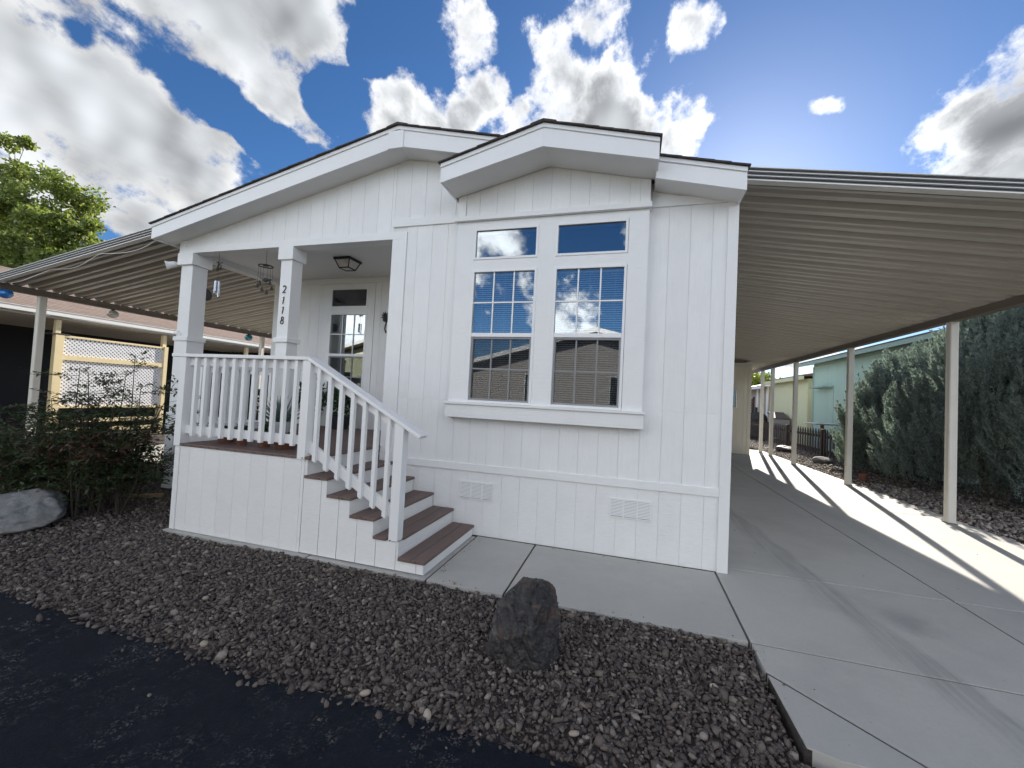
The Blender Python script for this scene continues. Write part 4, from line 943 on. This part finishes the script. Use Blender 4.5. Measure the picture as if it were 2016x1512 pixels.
# ------------------------------------------------------------------ vegetation
def nandina(name, base, label, ncane, hh, spread, seed, red=.12, dens=1.0):
    rs = random.Random(seed); t = thing(name, base, label, 'shrub', 'nandina shrubs by the porch'); B = Vector(base)
    canes = MB(); V = []; Fq = []; Vr = []; Fr = []
    def leaflet(Vv, Ff, p, d, L):
        nn = Vector((rs.gauss(0,.4), rs.gauss(0,.4), 1)).normalized(); s = d.cross(nn).normalized()*L*.19; c = p+d*L*.45
        o = len(Vv); Vv += [p, c+s, p+d*L-Vector((0,0,L*.12)), c-s]; Ff += [(o,o+1,o+2),(o,o+2,o+3)]
    for i in range(ncane):
        a = rs.uniform(0, 6.283); lean = rs.uniform(.05, 1.0)**.8*spread; h = hh*(rs.uniform(.28, .72) if i % 4 else rs.uniform(.72,1.0))*(1-.22*lean/spread)
        top = B+Vector((math.cos(a)*lean, math.sin(a)*lean, h)); b0 = B+Vector((math.cos(a)*.10*rs.random()*3, math.sin(a)*.10*rs.random()*3, 0))
        mid = b0.lerp(top, .5)+Vector((rs.gauss(0,.05), rs.gauss(0,.05), .08)); canes.tube([b0, mid, top], [.011,.008,.003], 5)
        isred = rs.random() < red
        for j in range(int(11*dens)):
            f = (rs.choice((.45,.62,.78,.95)) if j % 4 else rs.uniform(.25,.9))+rs.uniform(-.04,.05); p0 = (b0.lerp(mid, f*2) if f < .5 else mid.lerp(top, f*2-1))
            q = rs.uniform(0, 6.283); d = Vector((math.cos(q), math.sin(q), rs.uniform(.0,.45))).normalized(); L = rs.uniform(.20,.44)
            tip = p0+d*L-Vector((0,0,.06)); canes.tube([p0, tip], [.003,.0012], 3, False)
            for k in range(9):
                g = rs.uniform(.25,1.0); p1 = p0.lerp(tip, g); side = d.cross(Vector((0,0,1))).normalized()*(1 if k % 2 else -1)
                sd = (side*rs.uniform(.4,1)+d*rs.uniform(.2,.8)+Vector((0,0,rs.uniform(-.35,.35)))).normalized(); l2 = rs.uniform(.05,.12)
                for u in range(3):
                    pp = p1+sd*l2*(u+.5)/3; dd = (sd+rv()*.7).normalized()
                    if isred and f > .6: leaflet(Vr, Fr, pp, dd, rs.uniform(.045,.075))
                    else: leaflet(V, Fq, pp, dd, rs.uniform(.035,.068))
    canes.build('stems', 'stem', t); raw('foliage', V, Fq, 'nandina_leaf', t)
    if Vr: tag(raw('red_foliage', Vr, Fr, 'nandina_red', t), 'reddish new leaves')
nandina('nandina_shrub', (-4.55,-1.02,-.03), 'tall dark nandina shrub with red tipped leaves beside the porch', 30, 2.05, .60, 1, .28, 1.5)
nandina('nandina_shrub', (-5.45,-1.05,-.03), 'dark nandina shrub behind the grey boulder', 28, 1.5, .70, 2, .05, 1.5)
nandina('nandina_shrub', (-6.35,-.75,-.03), 'dark nandina shrub cut by the left edge of the picture', 28, 1.5, .75, 3, .05, 1.5)

def juniper(name, base, label, h, rad, seed, nsp):
    rs = np.random.default_rng(seed); t = thing(name, base, label, 'shrub', 'junipers beside the drive'); B = np.array(base)
    # template: one feathery spray pointing up, 46 scale leaves
    n = 120; tt = rs.random(n)**.75; tv = []; tf = []
    for i in range(n):
        q = rs.uniform(0, 6.283); r0 = .115*(1-tt[i])**.7*rs.random()**.5+.003; p = np.array([math.cos(q)*r0, math.sin(q)*r0, tt[i]])
        d = np.array([math.cos(q)*.55, math.sin(q)*.55, 1.0])+rs.normal(0,.25,3); d /= np.linalg.norm(d); s = np.cross(d, rs.normal(0,1,3)); s /= np.linalg.norm(s)
        L = rs.uniform(.055,.11); o = len(tv); tv += [p-s*L*.19, p+s*L*.19, p+d*L]; tf.append((o,o+1,o+2))
    tv = np.array(tv); tf = np.array(tf)
    # crown: sprays on a lumpy upright ovoid, denser at the surface
    ang = rs.uniform(0, 2*np.pi, nsp); u = rs.random(nsp); zz = .04+.92*u
    prof = np.clip(np.interp(zz, [0,.08,.3,.6,.85,1], [.72,.95,1.0,.80,.42,.05]), 0, 1)*rad
    lump = 1+.20*np.sin(ang*3+zz*5+seed)+.14*np.sin(ang*7-zz*11)+.12*rs.normal(0,1,nsp)*.6
    clump = .5+.5*np.sin(ang*9+2.0*np.sin(zz*13+seed))*np.sin(zz*17+ang*4); rr = prof*lump*(.70+.30*rs.random(nsp)**.5)*(.84+.24*clump)
    C = np.stack([np.cos(ang)*rr, np.sin(ang)*rr, zz*h*(.93+.07*np.sin(ang*2+seed))], 1)
    D = np.stack([np.cos(ang)*.36, np.sin(ang)*.36, np.full(nsp, 1.0)+zz*.5], 1)+rs.normal(0,.14,(nsp,3)); D /= np.linalg.norm(D,axis=1)[:,None]
    Xa = np.cross(D, rs.normal(0,1,(nsp,3))); Xa /= np.linalg.norm(Xa,axis=1)[:,None]; Ya = np.cross(D, Xa)
    sz = rs.uniform(.34,.80,nsp)
    V = C[:,None,:]+sz[:,None,None]*(tv[None,:,0,None]*Xa[:,None,:]+tv[None,:,1,None]*Ya[:,None,:]+tv[None,:,2,None]*D[:,None,:]) + B
    Fq = tf[None]+(np.arange(nsp)*len(tv))[:,None,None]
    raw('foliage', V.reshape(-1,3), Fq.reshape(-1,3), 'juniper_leaf', t)
    tk = MB(); b = Vector(base)
    for k in range(7):
        q = k*.9+seed; tk.tube([b+Vector((.1*math.cos(q),.1*math.sin(q),-.05)), b+Vector((.35*math.cos(q),.35*math.sin(q),h*.3)), b+Vector((.55*rad*math.cos(q),.55*rad*math.sin(q),h*.7))], [.07,.045,.012], 6)
    tk.build('trunk', 'bark', t)
juniper('juniper_shrub', (8.25,9.0,-.03), 'shorter blue green juniper nearest the picket fence', 3.0, 1.05, 4, 1900)
juniper('juniper_shrub', (8.65,6.7,-.03), 'tall blue green juniper between the two nearest carport posts', 4.0, 1.55, 5, 3000)
juniper('juniper_shrub', (9.0,3.9,-.03), 'juniper farthest right, out of view, kept for the shade it casts', 4.1, 1.45, 6, 2400)  # stands outside the frame, kept to shade the right bed

def tree(name, base, label, trunk_h, crown, nleaf, leafsz, m, seed, nb=9):
    """crown: list of (centre offset, radii); clumps of leaves on limbs"""
    rs = random.Random(seed); nr = np.random.default_rng(seed); t = thing(name, base, label, 'tree'); B = Vector(base)
    tk = MB(); top = B+Vector((rs.uniform(-.4,.4),rs.uniform(-.4,.4),trunk_h)); r0 = trunk_h*.035
    tk.tube([B-Vector((0,0,.2)), B.lerp(top,.5)+Vector((.15,0,0)), top], [r0*1.2,r0,r0*.6], 9)
    V = []; Fq = []
    tot = sum(c[1][0]*c[1][1]*c[1][2] for c in crown)
    for off, rad in crown:
        c = B+Vector(off); st = top if off[2] > trunk_h else B.lerp(top, max(.4, off[2]/trunk_h*.8)); tk.tube([st, st.lerp(c,.55)+Vector((0,0,rad[2]*.1)), c+Vector((0,0,rad[2]*.5))], [r0*.5,r0*.3,r0*.06], 6)
        ncl = max(8, int(26*rad[0]*rad[1]*rad[2]/tot*len(crown)))
        nl = int(nleaf*rad[0]*rad[1]*rad[2]/tot/ncl)
        for k in range(ncl):
            d = rv(); cc = c+Vector((d.x*rad[0],d.y*rad[1],d.z*rad[2]))*rs.random()**.38; cr = min(rad)*rs.uniform(.22,.42)
            tk.tube([c.lerp(cc,.1), cc], [r0*.12, r0*.03], 4, False)
            p = nr.normal(0,1,(nl,3)); p /= np.linalg.norm(p,axis=1)[:,None]; p *= (nr.random(nl)**.45)[:,None]*cr*np.array([1.15,1.15,.85]); p += np.array(cc)
            dd = nr.normal(0,1,(nl,3))+np.array([0,0,-.35]); dd /= np.linalg.norm(dd,axis=1)[:,None]; ss = np.cross(dd, nr.normal(0,1,(nl,3))); ss /= np.linalg.norm(ss,axis=1)[:,None]
            L = nr.uniform(.7,1.25,nl)[:,None]*leafsz
            q = np.stack([p, p+dd*L*.45+ss*L*.4, p+dd*L, p+dd*L*.45-ss*L*.4], 1); V.append(q.reshape(-1,3))
    V = np.concatenate(V); nq = len(V)//4; Fq = np.arange(nq*4).reshape(nq,4)
    tk.build('trunk', 'bark', t); raw('crown', V, Fq, m, t, k=4)
tree('cottonwood_tree', (-33.6,10.5,-.1), 'tall light green cottonwood tree beyond the left neighbour roof', 7.5,
     [((-1.5,0,13.4),(1.7,1.8,3.0)),((-2.2,0,10.2),(2.4,2.4,2.4)),((2.9,0,10.6),(2.5,2.3,2.2)),((5.4,0,9.2),(1.5,1.5,1.5)),((3.0,0,7.6),(3.6,3,1.9)),((-1.5,0,7.2),(3.4,3,2.2)),((4.6,.2,6.2),(2.4,2.2,1.2))], 60000, .20, 'poplar_leaf', 21)
tree('yellow_green_tree', (13.2,44,-.1), 'small yellow green tree far beyond the carport', 2.6, [((0,0,4.3),(2.6,2.4,1.9)),((-1.8,0,3.4),(1.9,1.9,1.5)),((2.2,0,3.6),(2,2,1.6))], 4000, .32, 'far_leaf', 23)

# ------------------------------------------------------------------ left neighbour
nb = thing('neighbour_house', (-16.5,5,0), 'dark walled neighbour house with brown shingle roof and white gutter', 'house')
NX, NZ = -11.95, 3.02
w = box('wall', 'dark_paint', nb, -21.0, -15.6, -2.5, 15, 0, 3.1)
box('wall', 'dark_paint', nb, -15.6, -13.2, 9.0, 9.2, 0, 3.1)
rf = MB().prism([(NX,NZ+.06),(-18.5,NZ+1.95),(-18.5,NZ+1.80),(NX,NZ-.02)], 'y', -3.5, 16).build('roof', 'groove', nb)
for i in range(30):
    t0, t1 = i/30, (i+1.3)/30
    def pt(t, h): return (NX+.06+(-18.5-NX)*t, NZ+.06+1.89*t+h)
    MB().prism([pt(t0,.002),pt(t0,.022),pt(t1,.012),pt(t1,-.002)], 'y', -3.55, 16).build('shingle_course', 'shingle_brown', rf)
gt = MB().box(NX-.02,NX+.11,-3.55,16.05,NZ-.06,NZ-.045).box(NX+.06,NX+.11,-3.55,16.05,NZ-.045,NZ+.045).box(NX+.055,NX+.125,-3.55,16.05,NZ+.045,NZ+.06).box(NX-.02,NX,-3.55,16.05,NZ-.045,NZ+.06).build('gutter', 'alu_white', nb, bevel=.004)
sf = box('soffit', 'alu', nb, -15.6, NX-.021, -3.4, 15.9, NZ-.115, NZ-.065)
for k in range(16): box('soffit_rib', 'alu', sf, -15.6+.22*k+.1, -15.6+.22*k+.125, -3.4, 15.9, NZ-.13, NZ-.1152)
PXN = -12.05
for k, py in enumerate((2.02,4.38,7.1,10.0)):
    po = box('carport_post', 'cream', nb, PXN-.05, PXN+.05, py-.05, py+.05, -.02, NZ-.131, bevel=.005)
    if k == 0: box('post_shelf', 'iron', po, PXN-.16, PXN+.16, py-.16, py+.16, 2.52, 2.56)
scr = thing('lattice_screen', (PXN,3.2,0), 'white diagonal lattice screen in a cream frame behind the nandina', 'screen')
ya, yb, za, zb = 2.09, 4.32, .82, 2.48
for nm, a in (('frame_post',(PXN+.06,PXN+.16,ya-.16,ya,0,2.54)),('frame_post',(PXN+.06,PXN+.16,yb,yb+.10,0,2.54)),('top_rail',(PXN+.06,PXN+.14,ya,yb,zb,zb+.05)),('middle_rail',(PXN+.07,PXN+.15,ya,yb,1.93,2.05)),('bottom_rail',(PXN+.06,PXN+.14,ya,yb,za-.06,za)),('kick_rail',(PXN+.06,PXN+.12,ya,yb,.40,.50)),('kick_rail',(PXN+.06,PXN+.12,ya,yb,.16,.26))):
    box(nm, 'cream', scr, *a, bevel=.004)
lt = MB(); st = .088; w2 = .021
k = -40
def clipseg(y0, z0, sgn):
    # line z = z0 + sgn*(y-y0) clipped to the panel
    pts = []
    for yy in (ya, yb):
        z = z0+sgn*(yy-y0)
        if za <= z <= zb: pts.append((yy, z))
    for z in (za, zb):
        yy = y0+sgn*(z-z0)
        if ya < yy < yb: pts.append((yy, z))
    return pts[:2] if len(pts) >= 2 else None
for sgn, xx in ((1, PXN+.10), (-1, PXN+.106)):
    for k in range(-30, 60):
        s = clipseg(ya, za+k*st if sgn > 0 else za+k*st, sgn)
        if not s: continue
        (y0, z0), (y1, z1) = s; 
        if abs(y1-y0) < .02: continue
        lt.hexa([(xx,y0,z0-w2*1.2),(xx,y0,z0+w2*1.2),(xx,y1,z1+w2*1.2),(xx,y1,z1-w2*1.2)],[(xx+.0055,y0,z0-w2*1.2),(xx+.0055,y0,z0+w2*1.2),(xx+.0055,y1,z1+w2*1.2),(xx+.0055,y1,z1-w2*1.2)])
tag(lt.build('lattice', 'lattice', scr), 'white diagonal lattice', kind='stuff')
# ------------------------------------------------------------------ right neighbours, fence and yard things
mh = thing('neighbour_house', (11.5,12,0), 'mint green neighbour house behind the junipers', 'house')
wl = box('wall', 'mint_trim', mh, 9.012, 15, 8.9, 16.85, 0, 3.72)
def boards_x(parent, x, y0, y1, z0, z1, m, pitch=.2055):
    y = y0
    while y < y1-.02:
        b = min(y+pitch, y1); MB().box(x, x+.013, y+.003, b-.003, z0, z1).build('siding_board', m, parent); y = b
boards_x(wl, 9.0, 8.95, 16.75, .72, 3.60, 'mint'); boards_x(wl, 9.0, 8.95, 16.75, .02, .66, 'mint')
for a in ((8.985,9.02,16.75,16.87,0,3.6),(8.99,9.02,8.9,16.75,.66,.72),(8.985,9.02,8.9,16.75,3.60,3.70)): box('trim', 'mint_trim', mh, *a)
rf = MB().prism([(8.55,3.62),(12.0,4.42),(15.4,3.62),(15.4,3.76),(12.0,4.56),(8.55,3.76)], 'y', 8.5, 17.35).build('roof', 'mint_trim', mh)
for i in range(14):
    t0, t1 = i/14, (i+1.3)/14
    def pt(t, h): return (8.52+3.48*t, 3.765+.80*t+h)
    MB().prism([pt(t0,.001),pt(t0,.022),pt(t1,.012),pt(t1,-.002)], 'y', 8.45, 17.4).build('shingle_course', 'shingle_brown', rf)
box('roof_vent', 'dark_paint', rf, 9.9, 10.02, 9.3, 9.42, 4.0, 4.34)
box('door_awning', 'mint_trim', mh, 8.62, 8.99, 14.9, 16.3, 2.62, 2.68)
box('door_seam', 'mint_trim', mh, 8.994, 9.0, 14.88, 14.91, .1, 2.62); 
yh = thing('neighbour_house', (12,23,0), 'pale yellow neighbour house beyond the mint green one', 'house')
wl = box('wall', 'pale_yellow', yh, 9.312, 15, 18.3, 23.6, 0, 3.2)
boards_x(wl, 9.30, 18.4, 23.5, .95, 3.1, 'pale_yellow', .41); boards_x(wl, 9.30, 18.4, 23.5, .02, .92, 'pale_yellow', .41)
box('fascia', 'pale_yellow', yh, 8.9, 9.0, 17.9, 24.0, 3.12, 3.34)
rf = MB().prism([(8.9,3.34),(12,4.0),(15.5,3.34),(15.5,3.3),(8.9,3.3)], 'y', 17.9, 24.0).build('roof', 'shingle_brown', yh)
gh = thing('neighbour_house', (12,29,0), 'grey walled house with white trim beyond the yellow one', 'house')
box('wall', 'grey_wall', gh, 9.6, 15, 25.2, 34, 0, 3.1)
for y in (25.2,27.3,29.6): box('trim', 'smooth_white', gh, 9.54, 9.6, y, y+.28, 0, 3.1)
box('fascia', 'smooth_white', gh, 9.0, 9.12, 24.9, 34, 2.95, 3.15); MB().prism([(9.0,3.15),(12,3.8),(15.5,3.15),(15.5,3.1),(9.0,3.1)], 'y', 24.9, 34).build('roof', 'alu_white', gh)
window(gh, 9.7, 10.2, 1.0, 2.2, 25.15, fixed=True, blind=False, dark=True)

# picket fence
fn = thing('picket_fence', (7.8,15,0), 'dark brown picket fence with pointed pickets along the gravel strip', 'fence')
FXX = 7.82
for y in (9.25,12.64,16.05,19.5,23.0): box('fence_post', 'brown_wood', fn, FXX-.07, FXX+.07, y-.07, y+.07, -.05, 1.02, bevel=.006)
for z in (.22,.72): box('fence_rail', 'brown_wood', fn, FXX-.02, FXX+.02, 9.2, 23.0, z, z+.09)
pk = None; y = 9.4
while y < 22.95:
    if min(abs(y-q) for q in (9.25,12.64,16.05,19.5,23.0)) > .1:
        if pk is None:
            pk = MB().prism([(-.05,.10),(.05,.10),(.05,.82),(.07,.89),(0,1.02),(-.07,.89),(-.05,.82)], 'x', FXX-.041, FXX-.0205).build('picket', 'brown_wood', fn)
            pk.location = (0,y,0)
        else:
            c = pk.copy(); COL.objects.link(c); c.location = (0,y,0)
    y += .235
# bird table
bt = thing('bird_table', (8.3,14.0,0), 'white topped tray table on a pinkish post behind the picket fence', 'table')
box('post', 'tan_wood', bt, 8.25, 8.35, 13.95, 14.05, -.05, 1.14); box('tray', 'grey_wall', bt, 7.92, 8.75, 13.5, 14.5, 1.14, 1.18)
m = MB(); N = 9
vs = [(7.90+.87*i/N, 13.48+1.04*j/N, 1.19+.05*abs(mnoise.noise(Vector((i*.7,j*.7,3))))) for j in range(N+1) for i in range(N+1)]
K = (N+1)**2
m.add(vs+[(v[0],v[1],1.1805) for v in vs], [(j*(N+1)+i, j*(N+1)+i+1, (j+1)*(N+1)+i+1, (j+1)*(N+1)+i) for j in range(N) for i in range(N)] + [(K+i, K+i+1, i+1, i) for i in range(N)] + [(K+j*(N+1), K+(j+1)*(N+1), (j+1)*(N+1), j*(N+1)) for j in range(N)]); m.build('cover', 'smooth_white', bt)
# small dark rock border and pot by the fence and juniper
for k, (x, y, s, lab) in enumerate([(7.15,14.2,.34,'dark stone with a pale top beside the picket fence'),(7.2,11.0,.3,'low tan stone at the foot of the picket fence')]):
    boulder('garden_stone', (x,y,-.05), (s,s*.7,s*.45), 'basalt' if k == 0 else 'grey_rock', lab, 11+k, [((.2,-.5,.85),.6)], sub=3)
pt_ = thing('brick_pot', (7.0,8.0,0), 'terracotta pot at the foot of the juniper', 'pot'); MB().lathe([(.06,-.02),(.085,.13),(.095,.13),(.095,.17),(.08,.17),(.07,.13),(0,.13)], (6.75,7.6,0), 16).build('pot', 'terracotta', pt_)
# trash bin and grill beyond the fence
bn = thing('trash_bin', (8.8,20.5,0), 'grey wheeled bin with a dark red lid beyond the fence', 'bin')
MB().hexa([(8.5,20.2,0),(9.1,20.2,0),(9.1,20.9,0),(8.5,20.9,0)],[(8.4,20.1,1.15),(9.2,20.1,1.15),(9.2,21.0,1.45),(8.4,21.0,1.45)]).build('body', 'bin_grey', bn, bevel=.02)
MB().hexa([(8.38,20.05,1.16),(9.22,20.05,1.16),(9.22,21.05,1.47),(8.38,21.05,1.47)],[(8.45,20.1,1.22),(9.15,20.1,1.22),(9.15,21.0,1.54),(8.45,21.0,1.54)]).build('lid', 'bin_lid', bn, bevel=.02)
gr = thing('barbecue_grill', (8.6,23.4,0), 'black covered barbecue grill beyond the fence', 'grill')
box('cart', 'dark_paint', gr, 8.2, 9.0, 22.9, 24.0, 0, .95, bevel=.02); MB().lathe([(.36,-.55),(.40,-.3),(.42,0),(.40,.3),(.36,.55)], (8.6,23.45,1.05), 16, 'y').build('hood', 'dark_paint', gr, smooth=True); MB().tube([(8.6,23.9,1.4),(8.6,23.9,1.75)], .08, 8).build('chimney', 'dark_paint', gr)
ls = thing('garden_lattice', (7.9,24.5,0), 'dark lattice panel at the far end of the carport', 'screen')
m = MB()
for k in range(-12, 22):
    for sg in (1,-1):
        a0, b0 = 7.2, 8.6; z = .9+k*.16
        p = [(xx, z+sg*(xx-a0)) for xx in (a0, b0)] 
        (xa_, za_), (xb_, zb_) = p
        lo_, hi_ = .5, 2.3
        def cl(xa_, za_, xb_, zb_):
            q = []
            for zz_ in (lo_, hi_):
                if (za_-zz_)*(zb_-zz_) < 0: q.append((xa_+(zz_-za_)/(zb_-za_)*(xb_-xa_), zz_))
            for pp in ((xa_,za_),(xb_,zb_)):
                if lo_ <= pp[1] <= hi_: q.append(pp)
            return sorted(q)[:2] if len(q) >= 2 else None
        q = cl(xa_, za_, xb_, zb_)
        if q and abs(q[1][0]-q[0][0]) > .02: m.tube([(q[0][0],24.5,q[0][1]),(q[1][0],24.5,q[1][1])], .028, 4)
tag(m.build('lattice', 'brown_wood', ls), kind='stuff'); 
for x in (7.2,8.6): box('post', 'brown_wood', ls, x-.05, x+.05, 24.45, 24.55, 0, 2.4)

# hills far behind
def hill(name, x0, x1, y, h, seed):
    xs = np.linspace(x0, x1, 160); nr = np.random.default_rng(seed); V = []; k = 14
    for j in range(k):
        f = j/(k-1); prof = math.sin(f*math.pi/2)
        for x in xs:
            b = h*(.6+.4*math.sin(x*.011+seed)+.22*math.sin(x*.037+2*seed)); V.append((x, y+f*260, -1+b*prof*(1+.05*mnoise.noise(Vector((x*.05,f*6,seed))))))
    n = len(xs); Fq = [(j*n+i, j*n+i+1, (j+1)*n+i+1, (j+1)*n+i) for j in range(k-1) for i in range(n-1)]
    struct(raw(name, V, Fq, 'hill', k=4, smooth=True))
hill('hill', -700, 900, 420, 42, 2)

# ------------------------------------------------------------------ houses across the road (they show in the window glass)
def across(xc, yc, w, d, h, wallm, label):
    t = thing('house_across_road', (xc,yc,0), label, 'house', 'houses across the road')
    y1 = yc+d/2; x0, x1 = xc-w/2, xc+w/2
    wl = box('wall', wallm, t, x0, x1, yc-d/2, y1, 0, h)
    MB().prism([(x0,h),(x1,h),(xc,h+w*.12)], 'y', yc-d/2, y1).build('gable', wallm, t)
    rf = MB().prism([(x0-.5,h-.1),(xc,h+w*.135),(x1+.5,h-.1),(x1+.5,h+.06),(xc,h+w*.135+.16),(x0-.5,h+.06)], 'y', yc-d/2-.4, y1+.8).build('roof', 'shingle_brown', t)
    for sgx in (-1, 1): MB().prism([(xc,h+w*.135-.04),(xc+sgx*(w/2+.52),h-.14),(xc+sgx*(w/2+.52),h+.05),(xc,h+w*.135+.15)], 'y', y1+.8, y1+.84).build('fascia', 'smooth_white', t)
    for k in (-.28, .05):
        window(t, xc+w*k, xc+w*k+1.1, 1.4, 2.7, y1-.02, fixed=True, blind=False, dark=True)
    dr = box('door', 'brown_wood', t, xc+w*.24, xc+w*.24+.95, y1, y1+.05, .6, 2.7); box('handle', 'silver', dr, xc+w*.24+.08, xc+w*.24+.12, y1+.05, y1+.11, 1.55, 1.6)
    return t
across(-.2, -20.0, 11.5, 12, 3.0, 'grey_wall', 'tan house across the road with a wide brown gable roof')
across(-14.5, -20.5, 8.5, 12, 3.4, 'pale_yellow', 'pale yellow house across the road left of the tan one')
